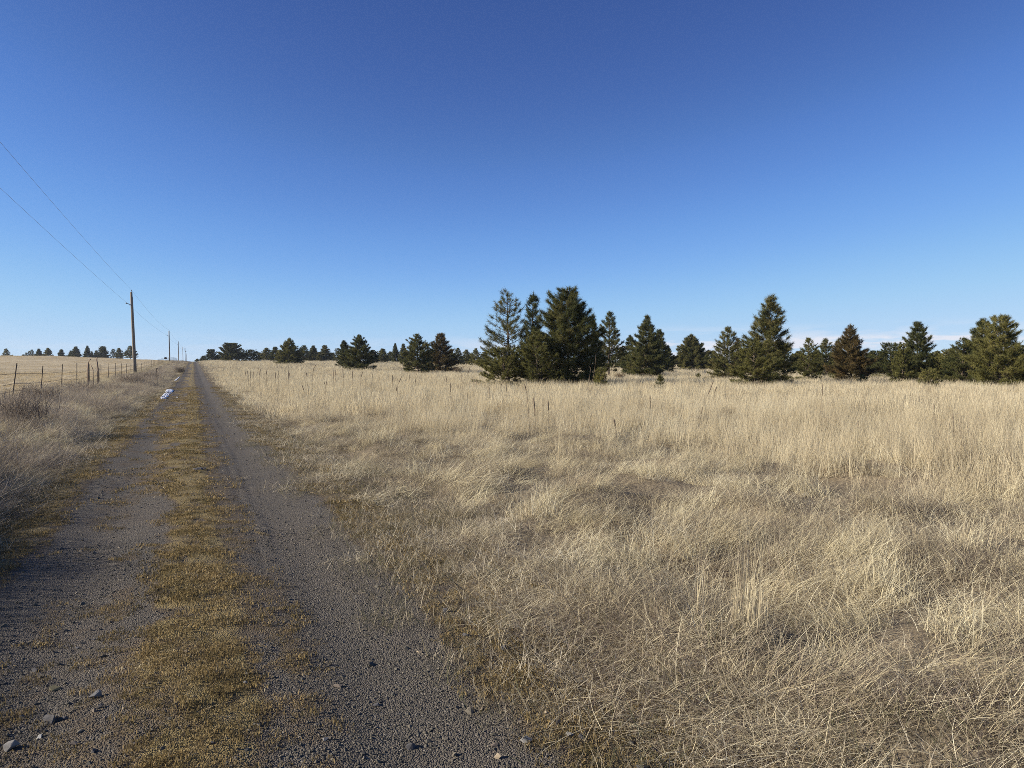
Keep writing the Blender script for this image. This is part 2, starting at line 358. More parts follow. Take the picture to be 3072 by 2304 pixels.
# ------------------------------------------------------------------ ground and road
def graded(fine_lo, fine_hi, step, far_lo, far_hi, g=1.09, cap=1e9):
    a = list(np.arange(fine_lo, fine_hi + 1e-6, step)); s_ = step
    while a[-1] < far_hi: s_ = min(s_ * g, cap); a.append(a[-1] + s_)
    s_ = step; lo = [a[0]]
    while lo[-1] > far_lo: s_ = min(s_ * g, cap); lo.append(lo[-1] - s_)
    return np.array(lo[:0:-1] + a)
def sheet(name, xs, ys, zf, attrs=None):
    X, Y = np.meshgrid(xs, ys); Z = zf(X, Y); nx, ny = len(xs), len(ys)
    i = np.arange(ny - 1)[:, None] * nx + np.arange(nx - 1)[None]
    F = np.stack([i, i + 1, i + nx + 1, i + nx], -1).reshape(-1, 4)
    return mesh_np(name, np.stack([X, Y, Z], -1), F, {k: f(X, Y) for k, f in (attrs or {}).items()}, True)
xs = graded(-14, 16, .25, -2600, 2600); xs = np.unique(np.round(np.concatenate([xs[(np.abs(xs - RL) > .1) & (np.abs(xs - RR) > .1)], [RL, RL + .08, RR - .08, RR]]), 4))
ys = graded(-12, 45, .3, -2600, 2600)
gz = lambda X, Y: H(X, Y) - .05 * ((X > RL + .01) & (X < RR - .01))
tag(link('ground', sheet('ground', xs, ys, gz), M['ground']), 'dry straw-coloured field rising gently to the horizon', 'field', kind='structure')
xr = np.arange(RL, RR + .001, .0493); yr = graded(-6, 16, .05, -60, 1300, 1.03)
def road_z(X, Y):
    mmk = moss_mask(X, Y)
    nr = sstep(60, 20, Y)
    rip = nr * mmk * .008 * (fbm(X * 3, Y * 3, 77, 2) - .5) * 2
    track = -.012 * np.exp(-((X - .52 - .02 * np.sin(Y)) / .025) ** 2) * sstep(5.5, 7, Y) * sstep(40, 14, Y)
    track = track - .010 * np.exp(-((X - .68 - .02 * np.sin(Y)) / .02) ** 2) * sstep(5.5, 7, Y) * sstep(40, 14, Y)
    return H(X, Y) + .004 + mmk * .012 + rip + track + nr * .004 * (fbm(X * 3, Y * 3, 71, 2) - .5)
tag(link('gravel_road', sheet('gravel_road', xr, yr, road_z, {'moss': moss_mask}), M['road']), 'two-track gravel road with a mossy strip between its wheel ruts', 'road', kind='structure')

# ------------------------------------------------------------------ scatter of what nobody could count
def blades(rng, n, R, L, lean, bend, w, segs=3, wind=None, spread=math.pi, clump=1.0, tip=.15):
    """n ribbon blades rooted in a disc of radius R"""
    rr = R * np.sqrt(rng.random(n)) ** clump; aa = rng.random(n) * 2 * math.pi
    P = np.stack([rr * np.cos(aa), rr * np.sin(aa), np.full(n, -.01)], -1)
    az = rng.random(n) * 2 * math.pi if wind is None else wind + rng.normal(0, spread, n)
    ln = rng.uniform(L[0], L[1], n); th = rng.uniform(lean[0], lean[1], n); bd = rng.uniform(bend[0], bend[1], n)
    wd = rng.uniform(.7, 1.3, n) * w; tw = rng.random(n) * math.pi
    side = np.stack([-np.sin(az + tw), np.cos(az + tw), np.zeros(n)], -1)
    Vs = []
    for k in range(segs + 1):
        ww = wd * (1 - (1 - tip) * (k / segs) ** 1.5)
        Vs.append(np.stack([P - side * ww[:, None] / 2, P + side * ww[:, None] / 2], 1))
        st = ln / segs
        P = P + np.stack([np.sin(th) * np.cos(az), np.sin(th) * np.sin(az), np.cos(th)], -1) * st[:, None]
        P[:, 2] = np.maximum(P[:, 2], .008)
        th = th + bd / segs; az = az + rng.normal(0, .12, n)
    V = np.stack(Vs, 1).reshape(n, -1, 3)              # n, 2(segs+1), 3
    m_ = 2 * (segs + 1); base = np.arange(n)[:, None, None] * m_
    q = np.array([[2 * k, 2 * k + 1, 2 * k + 3, 2 * k + 2] for k in range(segs)])[None]
    F = (base + q).reshape(-1, 4)
    sh = np.repeat(rng.random(n), m_)
    return V.reshape(-1, 3), F, sh
def tuft_mesh(name, parts):
    V, F, A, n = [], [], [], 0
    for v, f, a in parts: V.append(v); F.append(f + n); A.append(a); n += len(v)
    return mesh_np(name, np.vstack(V), np.vstack(F), {'shade': np.concatenate(A)})
def scatter_object(name, protos, mat, P, rot, scale, tint, idx, label, cat):
    pc = bpy.data.collections.new(name + '_sources')
    for i, me in enumerate(protos):
        if not me.materials: me.materials.append(mat)
        pc.objects.link(bpy.data.objects.new(f'{name}_{i:02d}', me))
    n = len(P); me = bpy.data.meshes.new(name); me.vertices.add(n); me.vertices.foreach_set('co', np.asarray(P, np.float32).ravel())
    for nm, tp, arr in (('rot', 'FLOAT_VECTOR', rot), ('siz', 'FLOAT_VECTOR', scale)):
        a = me.attributes.new(nm, tp, 'POINT'); a.data.foreach_set('vector', np.asarray(arr, np.float32).ravel())
    a = me.attributes.new('tint', 'FLOAT', 'POINT'); a.data.foreach_set('value', np.asarray(tint, np.float32))
    a = me.attributes.new('idx', 'INT', 'POINT'); a.data.foreach_set('value', np.asarray(idx, np.int32))
    me.update()
    o = link(name, me); tag(o, label, cat, kind='stuff')
    g = bpy.data.node_groups.new(name, 'GeometryNodeTree')
    g.interface.new_socket('Geometry', in_out='INPUT', socket_type='NodeSocketGeometry'); g.interface.new_socket('Geometry', in_out='OUTPUT', socket_type='NodeSocketGeometry')
    gi = g.nodes.new('NodeGroupInput'); go = g.nodes.new('NodeGroupOutput'); ip = g.nodes.new('GeometryNodeInstanceOnPoints')
    ci = g.nodes.new('GeometryNodeCollectionInfo'); ci.inputs['Collection'].default_value = pc; ci.inputs['Separate Children'].default_value = True; ci.inputs['Reset Children'].default_value = True
    def na(nm, tp):
        q = g.nodes.new('GeometryNodeInputNamedAttribute'); q.data_type = tp; q.inputs['Name'].default_value = nm; return q.outputs['Attribute']
    er = g.nodes.new('FunctionNodeEulerToRotation'); L_ = g.links.new
    L_(na('rot', 'FLOAT_VECTOR'), er.inputs[0]); L_(gi.outputs[0], ip.inputs['Points']); L_(ci.outputs[0], ip.inputs['Instance'])
    ip.inputs['Pick Instance'].default_value = True; L_(na('idx', 'INT'), ip.inputs['Instance Index'])
    L_(er.outputs[0], ip.inputs['Rotation']); L_(na('siz', 'FLOAT_VECTOR'), ip.inputs['Scale']); L_(ip.outputs[0], go.inputs[0])
    md = o.modifiers.new('scatter', 'NODES'); md.node_group = g
    return o
def ring_points(rng, r0, r1, density, a0=-46, a1=46):
    """points spread evenly over a sector of the land seen from the road"""
    area = .5 * (r1 ** 2 - r0 ** 2) * RAD(a1 - a0); n = int(area * density)
    r = np.sqrt(rng.random(n) * (r1 ** 2 - r0 ** 2) + r0 ** 2); a = rng.uniform(RAD(a0), RAD(a1), n) + YAW
    return r * np.sin(a), r * np.cos(a), r

WIND = RAD(35)          # the dry stems lie over towards the right and away
rngp = np.random.default_rng(5)
def pr(*a, **k): return blades(rngp, *a, **k)
tall_p = [tuft_mesh('tall_a%d' % i, [pr(90, .26, (.45, .95), (.0, .22), (.05, .5), .0032, 4, WIND, 1.2), pr(40, .28, (.2, .5), (.2, .9), (.3, 1.2), .003, 3)]) for i in range(5)]
tallfar_p = [tuft_mesh('tallfar%d' % i, [pr(60, .5, (.45, .95), (.0, .2), (.05, .4), .011, 3, WIND, 1.4), pr(25, .5, (.25, .5), (.2, .8), (.3, 1.), .011, 2)]) for i in range(4)]
mat_p = [tuft_mesh('mat_a%d' % i, [pr(85, .26, (.14, .44), (.2, 1.1), (.5, 2.2), .0029, 4, WIND, 1.4), pr(85, .27, (.06, .28), (.3, 1.5), (-.6, 1.2), .0034, 3), pr(3, .22, (.3, .55), (.05, .5), (.1, .7), .0026, 4, WIND, .9)]) for i in range(6)]
lay_p = [tuft_mesh('lay%d' % i, [pr(110, .17, (.2, .5), (.3, .95), (.9, 1.9), .0028, 5, WIND, .5)]) for i in range(3)]
lay2_p = [me.copy() for me in lay_p]; mat0_p = [me.copy() for me in mat_p]
short_p = [tuft_mesh('short%d' % i, [pr(46, .15, (.03, .13), (.1, 1.4), (-.4, 1.2), .0030, 3), pr(9, .15, (.10, .24), (.1, 1.1), (-.1, .9), .0030, 3), pr(4, .16, (.08, .24), (.3, 1.5), (-.2, .6), .0046, 3)]) for i in range(5)]
moss_p = [tuft_mesh('moss%d' % i, [pr(90, .085, (.005, .019), (.1, 1.4), (.1, .9), .0030, 2, tip=.4)]) for i in range(4)]
def weed_tuft(i):
    parts = [pr(26, .12, (.3, .7), (.2, .9), (.1, .8), .0045, 4), pr(70, .28, (.12, .4), (.3, 1.5), (-.5, 1.2), .0032, 4), pr(40, .3, (.15, .45), (.2, 1.0), (.2, 1.2), .004, 3)]
    v, f, a = pr(90, .34, (.06, .2), (.2, 2.2), (-.8, .8), .0026, 3); v = v + np.repeat(rngp.normal(0, 1, (90, 3)) * [.12, .12, .10] + [0, 0, .24], 8, 0); parts.append((v, f, a))
    return tuft_mesh('weed%d' % i, parts)
weed_p = [weed_tuft(i) for i in range(5)]
stub_p = [tuft_mesh('stub%d' % i, [pr(40, .45, (.08, .22), (.1, .9), (.1, .7), .008, 2)]) for i in range(3)]
straw_p = [tuft_mesh('straw%d' % i, [pr(5, .12, (.05, .2), (1.3, 1.55), (-.1, .3), .003, 2)]) for i in range(4)]
def hull(rng, n=11, sq=(1, .75, .5)):
    bm = bmesh.new()
    p = rng.normal(0, 1, (n, 3)); p /= np.linalg.norm(p, axis=1)[:, None]; p = p * rng.uniform(.75, 1.1, (n, 1)) * sq
    for q in p: bm.verts.new(q)
    r = bmesh.ops.convex_hull(bm, input=bm.verts)
    bmesh.ops.delete(bm, geom=[v for v in bm.verts if not v.link_faces], context='VERTS')
    bmesh.ops.recalc_face_normals(bm, faces=bm.faces)
    return bm
def hull_mesh(name, rng, n=11, sq=(1, .75, .5)):
    bm = hull(rng, n, sq); me = bpy.data.meshes.new(name); bm.to_mesh(me); bm.free(); return me
gravel_p = [hull_mesh('stone%d' % i, rngp, 12, (1, rngp.uniform(.6, .95), rngp.uniform(.45, .8))) for i in range(10)]

def build_scatter(name, protos, mat, rings, rng, accept, size, label, cat, tilt=.12, fixed_rot=True, zoff=0.0, zfun=None, swirl=0.0):
    Ps, Rs, Ss, Ts, Is = [], [], [], [], []
    for (r0, r1, dens, a0, a1, k) in rings:
        X, Y, r = ring_points(rng, r0, r1, dens, a0, a1)
        pa = accept(X, Y, r); keep = rng.random(len(X)) < pa; X, Y, r = X[keep], Y[keep], r[keep]
        n = len(X); z = (zfun or H)(X, Y) + zoff; s_, sz = size(X, Y, r, rng)
        Ps.append(np.stack([X, Y, z], -1)); Ss.append(np.stack([s_ * k, s_ * k, sz], -1))
        rz = rng.normal(0, .9 if swirl else .4, n) + (SWIRL(X, Y) * swirl if swirl else 0) if fixed_rot else rng.uniform(0, 6.283, n)
        Rs.append(np.stack([rng.normal(0, tilt, n), rng.normal(0, tilt, n), rz], -1))
        Ts.append(rng.random(n)); Is.append(rng.integers(0, len(protos), n))
    P = np.vstack(Ps)
    return scatter_object(name, protos, mat, P, np.vstack(Rs), np.vstack(Ss), np.concatenate(Ts), np.concatenate(Is), label, cat)

SWIRL = lambda X, Y: (fbm(X * .45, Y * .45, 91, 3) - .5) * 5.2 + (fbm(X * 1.7, Y * 1.7, 95, 2) - .5) * 2.2
def edge(X, Y):       # distance into the right field, with a ragged border
    return X - 1.34 + (fbm(X * .8, Y * .8, 41, 3) - .5) * .7
def tallness(X, Y):
    e = edge(X, Y); d = np.hypot(X, Y)
    return sstep(3.0, 9.0, e + (fbm(X * .25, Y * .25, 55, 3) - .5) * 6 + np.clip(d - 16, 0, 14) * .4 - np.clip(13 - d, 0, 13) * .8)
def hollow(X, Y): return sstep(.36, .52, .55 * fbm(X * .9, Y * .9, 61, 3) + .45 * fbm(X * 2.6, Y * 2.6, 63, 2)) * (1 - .95 * holes(X, Y))        # gaps between clumps
rng = np.random.default_rng(11)
build_scatter('tall_grass', tall_p, M['tall'], [(3.0, 10, 7, -20, 46, 1), (10, 26, 5.0, -26, 46, 1.15)], rng,
    lambda X, Y, r: (edge(X, Y) > 1.2) * (.03 * (r > 6) + .9 * tallness(X, Y)) * (.35 + .65 * hollow(X, Y)),
    lambda X, Y, r, g: (g.uniform(.8, 1.2, len(X)), g.uniform(.55, .95, len(X)) * (.6 + .4 * tallness(X, Y))),
    'pale upright dry grass standing across the field right of the road', 'grass')
build_scatter('far_grass', tallfar_p, M['tall'], [(24, 60, 2.2, -26, 44, 1.0), (60, 120, .8, -26, 44, 1.6), (120, 300, .16, -26, 44, 3.2)], rng,
    lambda X, Y, r: (edge(X, Y) > .9) * 1.0,
    lambda X, Y, r, g: (g.uniform(.8, 1.3, len(X)), g.uniform(.5, .92, len(X)) * (.45 + .55 * sstep(.8, 4, edge(X, Y)))),
    'belt of pale dry grass reaching back to the pines', 'grass')
build_scatter('matted_grass', mat_p, M['mat'], [(1.6, 7, 30, -10, 62, 1), (7, 16, 11, -22, 46, 1.1), (16, 34, 5, -25, 46, 1.4)], rng,
    lambda X, Y, r: sstep(.12, .75, edge(X, Y)) * (1 - .65 * tallness(X, Y)) * (.10 + .9 * hollow(X, Y)) * (1 - .92 * holes(X, Y)),
    lambda X, Y, r, g: (g.uniform(.75, 1.25, len(X)), g.uniform(.55, 1.05, len(X)) * (.4 + .6 * sstep(.2, 2.6, edge(X, Y)))),
    'tangled matted dry grass bent over along the right of the road', 'grass', swirl=.8)
build_scatter('lying_grass', lay2_p, M['lay'], [(2.2, 8, 9.5, -5, 60, 1), (8, 22, 4.8, -22, 46, 1.15)], rng,
    lambda X, Y, r: sstep(.8, 2.0, edge(X, Y)) * (1 - .5 * tallness(X, Y)) * (.3 + .7 * hollow(X, Y)) * (1 - .9 * holes(X, Y)),
    lambda X, Y, r, g: (g.uniform(.8, 1.3, len(X)), g.uniform(.7, 1.1, len(X))),
    'swirls of combed-over straw grass lying in the right field', 'grass', swirl=1.0, tilt=.2)
def short_ok(X, Y, r):
    rt = sstep(-.3, .12, edge(X, Y)) * sstep(3.2, .9, edge(X, Y))
    lt = sstep(-1.45, -1.8, X + (fbm(X, Y, 43, 3) - .5) * .5) * (X > -2.6)
    return np.clip(rt + lt, 0, 1) * (.35 + .65 * sstep(.35, .55, fbm(X * 1.6, Y * 1.6, 47, 3)))
build_scatter('short_grass', short_p, M['short'], [(1.6, 8, 80, -72, 60, 1), (8, 20, 26, -35, 20, 1.5), (20, 50, 6, -32, 5, 2.4)], rng, short_ok,
    lambda X, Y, r, g: (g.uniform(.7, 1.3, len(X)), g.uniform(.45, 1.0, len(X))),
    'short sparse dry grass along the road edges', 'grass')
build_scatter('moss', moss_p, M['moss'], [(1.6, 4.5, 420, -75, 45, 1), (4.5, 9, 200, -50, 30, 1.3), (9, 22, 50, -40, 10, 2.2), (22, 60, 9, -32, 0, 4)], rng,
    lambda X, Y, r: (X > RL) * (X < RR + .2) * moss_mask(X, Y) ** 1.3 * .75 + (X >= RR) * (X < 2.4) * .10 + (X <= RL) * (X > -2.2) * .3,
    lambda X, Y, r, g: (g.uniform(.7, 1.4, len(X)), g.uniform(.5, 1.15, len(X)) * np.clip(.8 + r * .03, 0, 1.6)),
    'golden brown moss and fine dry turf on the road', 'moss', fixed_rot=False, zfun=lambda X, Y: np.where((X > RL) & (X < RR), road_z(X, Y), H(X, Y)))
build_scatter('weeds', weed_p, M['weed'], [(1.6, 9, 14, -85, -15, 1), (9, 30, 8, -46, -14, 1.15), (30, 75, 3.2, -34, -20, 1.5), (75, 260, .9, -29, -22, 2.0)], rng,
    lambda X, Y, r: sstep(-1.85, -2.1, X + (fbm(X * .8, Y * .8, 51, 3) - .5) * .35) * sstep(-6.6, -4.2, X) * np.clip(.20 + .8 * sstep(.46, .58, fbm(X * .5, Y * .5, 53, 3)) + .8 * sstep(13, 8, Y), 0, 1),
    lambda X, Y, r, g: (g.uniform(.8, 1.35, len(X)), g.uniform(.6, 1.2, len(X)) * (.62 + .5 * sstep(-2.0, -2.8, X)) * (1 + .25 * sstep(13, 8, Y))),
    'grey tangled dead weeds on the bank left of the road', 'weeds', fixed_rot=False)
build_scatter('bank_grass', [m_.copy() for m_ in mat0_p[:3] + lay_p + lay_p], M['lay'], [(1.6, 9, 12, -85, -15, 1), (9, 30, 11, -46, -14, 1.2), (30, 75, 4.0, -34, -18, 1.6), (75, 260, .8, -29, -22, 2.4)], rng,
    lambda X, Y, r: sstep(-1.9, -2.15, X + (fbm(X * .8, Y * .8, 57, 3) - .5) * .4) * sstep(-9.5, -6.5, X) * (.5 + .5 * sstep(.35, .55, fbm(X * .45, Y * .45, 59, 3))),
    lambda X, Y, r, g: (g.uniform(.8, 1.3, len(X)), g.uniform(.6, 1.0, len(X)) * (.55 + .45 * sstep(-2.0, -3.0, X))),
    'dry straw grass on the bank between road and wire fence', 'grass')
build_scatter('stubble', stub_p, M['stub'], [(9, 40, 4.0, -46, -20, 1), (40, 110, 1.6, -46, -20, 1.9), (110, 300, .22, -38, -20, 3)], rng,
    lambda X, Y, r: sstep(-6.5, -8.5, X) * .95, lambda X, Y, r, g: (g.uniform(.8, 1.3, len(X)), g.uniform(.6, 1.1, len(X))),
    'low pale stubble of the open field beyond the fence', 'stubble', fixed_rot=False)
build_scatter('straw_litter', straw_p, M['straw'], [(1.6, 6, 14, -75, 55, 1), (6, 16, 5, -45, 25, 1.3)], rng,
    lambda X, Y, r: (X > -2.3) * (X < 3.2) * (.12 + .6 * np.where(X < RR, moss_mask(X, Y), 1)), lambda X, Y, r, g: (g.uniform(.5, 1.1, len(X)), np.ones(len(X))),
    'loose bits of straw lying on the road', 'straw', tilt=.05, fixed_rot=False, zoff=.006, zfun=lambda X, Y: np.where((X > RL) & (X < RR), road_z(X, Y), H(X, Y)))
def stone_size(X, Y, r, g):
    s_ = g.lognormal(math.log(.0046), .40, len(X)) * np.where(g.random(len(X)) < .018, g.uniform(1.5, 2.5, len(X)), 1) * (1 + .03 * np.clip(r - 4, 0, 30)); return s_, s_
build_scatter('gravel', gravel_p, M['gravel'], [(1.6, 4.2, 4200, -72, 46, 1), (4.2, 7.5, 2000, -48, 34, 1.15), (7.5, 14, 380, -42, 15, 1.3), (14, 30, 40, -36, 2, 1.5)], rng,
    lambda X, Y, r: (X > RL) * (X < RR) * np.clip(1.03 - moss_mask(X, Y) * 1.0, 0, 1) * (.55 + .45 * sstep(.4, .6, fbm(X * 2.2, Y * .5, 83, 3) + .12 * np.cos((np.abs(X) - .8) * 5))),
    stone_size, 'loose dark basalt gravel in the wheel ruts', 'gravel', tilt=.5, fixed_rot=False, zoff=.001, zfun=road_z)

# ------------------------------------------------------------------ pines
def pine_meshes(rng, h, hw, style, lod):
    """trunk with limbs, and a crown of needle sprays; lod = metres per picture pixel"""
    pw, bare, dens, jit, top = {'cone': (.90, .02, 1.9, .15, .0), 'dense': (.60, .02, 2.1, .17, .0), 'round': (.48, .02, 2.0, .18, .0),
        'open': (.68, .04, 1.15, .26, .0), 'thin': (.50, .08, .60, .36, .0), 'mid': (.72, .03, 1.4, .24, .0), 'bush': (.42, .0, 2.1, .2, .0)}[style]
    H0 = h; h = h - max(.12, min(.25, h * .031)) * (.8 + .4 * min(1, lod / .25))
    mb = MB(); lean = rng.normal(0, .015, 2) * h
    zz = np.linspace(0, 1, 9); tp = np.stack([lean[0] * zz ** 1.5 + .02 * np.sin(zz * 7) * h * .1, lean[1] * zz ** 1.5, h * .97 * zz], -1); r0 = .012 * h + .03
    mb.tube(tp, r0 * (1 - .9 * zz) + .008, 8)
    def axis(t): return np.array([np.interp(t, zz, tp[:, k]) for k in range(3)])
    sp = max(.22, h * .03); pos, dirs, shade, size = [], [], [], []
    z = bare * h + .08 * h * (style in ('thin', 'open')); wl = max(.12, min(.25, h * .031)) * (1.0 + .5 * min(1, lod / .25)); ph = 0
    holes = rng.random(40) * 6.283; sd0 = int(rng.integers(0, 9999))
    lvl = 0
    while z < h * .985:
        t = z / h; prof = hw * (1.12 * (1 - t)) ** pw * (.74 + .26 * min(1, t / .16))
        nb = rng.integers(5, 8) if t < .8 else rng.integers(3, 6); ph += 1.1; lob = rng.normal(0, jit * .5)
        for b_ in range(nb):
            if style in ('thin', 'open') and rng.random() < (.3 if style == 'thin' else .12): continue
            az = ph + b_ / nb * 6.283 + rng.normal(0, .28); L = prof * min(1.22, max(.3, 1 + lob + rng.normal(0, jit))) * (.84 + .32 * float(vnoise(math.cos(az) * 1.6 + 9, t * 6 + math.sin(az) * 1.6 + 9, sd0)))
            up = rng.normal(.08 + .42 * t, .12) if t > .12 else rng.normal(-.04, .10)
            s_ = np.linspace(0, 1, 5); a = axis(min(1, t + rng.normal(0, .006))); up = min(up, (h - a[2]) / L - .12)
            curve = np.stack([np.cos(az) * L * s_, np.sin(az) * L * s_, L * (up * s_ + .16 * s_ ** 2)], -1) + a
            rb = .008 + .012 * L
            mb.tube(curve, rb * (1 - .8 * s_), 4, cap=False)
            nt_ = max(3, int((L / .20) * 2.0 * dens * (1 - .4 * t) * (1 if lod < .1 else .8 if lod < .25 else .55)))
            bush_tone = rng.normal(0, .13); out_d = np.array([math.cos(az), math.sin(az), 0]); side_d = np.array([-math.sin(az), math.cos(az), 0])
            for _ in range(nt_):
                q = rng.random() ** (.75 if style not in ('thin', 'open') else .5) * .8 + .2
                c = np.array([np.interp(q, s_, curve[:, k]) for k in range(3)]); tl_ = (.10 + .30 * L * (1.12 - q)) * rng.uniform(.5, 1.2)
                sg = rng.choice((-1, 1)) * rng.uniform(.35, 1.0); off = (out_d * (1 - .55 * abs(sg)) + side_d * sg * .8 + np.array([0, 0, rng.normal(.28, .2)])) * tl_
                tip = c + off
                if rng.random() < .5 and lod < .15: mb.tube(np.array([c, tip]), [rb * .35, .004], 3, cap=False)
                d = out_d * .45 + off / (np.linalg.norm(off) + .05) * .55 + [0, 0, .55 + .4 * t]
                pos.append(tip); dirs.append(d / np.linalg.norm(d)); shade.append(np.clip(.42 + bush_tone + rng.normal(0, .14), 0, 1)); size.append(wl * rng.uniform(.8, 1.25))
        z += sp * rng.uniform(.7, 1.3) * (.75 if t > .75 else 1); lvl += 1
    for k in range(4): pos.append(axis(1 - .02 * k)); dirs.append(np.array([0, 0, 1.])); shade.append(.5); size.append(wl)
    pos = np.array(pos); dirs = np.array(dirs); shade = np.array(shade); size = np.array(size)
    nn = 26 if lod < .1 else 18 if lod < .25 else 12; n = len(pos)
    nd = dirs[:, None] * .45 + rng.normal(0, .60, (n, nn, 3)); nd /= np.linalg.norm(nd, axis=2)[..., None]
    root = pos[:, None] + dirs[:, None] * rng.uniform(-.7, .35, (n, nn, 1)) * size[:, None, None]
    sd_ = np.cross(nd, rng.normal(0, 1, (n, nn, 3))); sd_ /= np.linalg.norm(sd_, axis=2)[..., None] + 1e-9
    w = np.maximum(.014, lod * .22) * np.ones((n, nn, 1)); ln = size[:, None, None] * rng.uniform(.8, 1.25, (n, nn, 1))
    V = np.stack([root - sd_ * w * .6, root + sd_ * w * .6, root + nd * ln], 2).reshape(-1, 3)
    V[:, 2] = np.maximum(V[:, 2], .05)
    F = np.arange(len(V)).reshape(-1, 3)
    sh = np.repeat(np.clip(shade[:, None] + rng.normal(0, .07, (n, nn)), 0, 1).ravel(), 3)
    return mb.mesh('trunk', True), mesh_np('crown', V, F, {'shade': sh})
def put_tree(x, ytop, depth, hwpx, style, mat, label, group, meshes=None, seed=0, name='pine_tree'):
    gx, gy, gzz = stand(x, depth); h = z_at(x, ytop, depth) - gzz; hw = hwpx * 1.2 * depth / FPX; lod = depth / 710.0
    root = bpy.data.objects.new(name, None); COL.objects.link(root); root.location = (gx, gy, gzz - .03)
    root.empty_display_size = .5
    r_ = np.random.default_rng(seed)
    if meshes is None:
        tm, cm = pine_meshes(r_, h, hw, style, lod); sc = (1, 1, 1)
    else:
        tm, cm, h0, w0 = meshes; sc = (hw / w0, hw / w0, h / h0)
    root.scale = sc; root.rotation_euler = (0, 0, r_.uniform(0, 6.283) if meshes else 0)
    tag(root, label, 'tree', group)
    link('trunk', tm, M['bark'], root)
    c = link('crown', cm, None, root)
    if not cm.materials: cm.materials.append(M[mat])
    return root
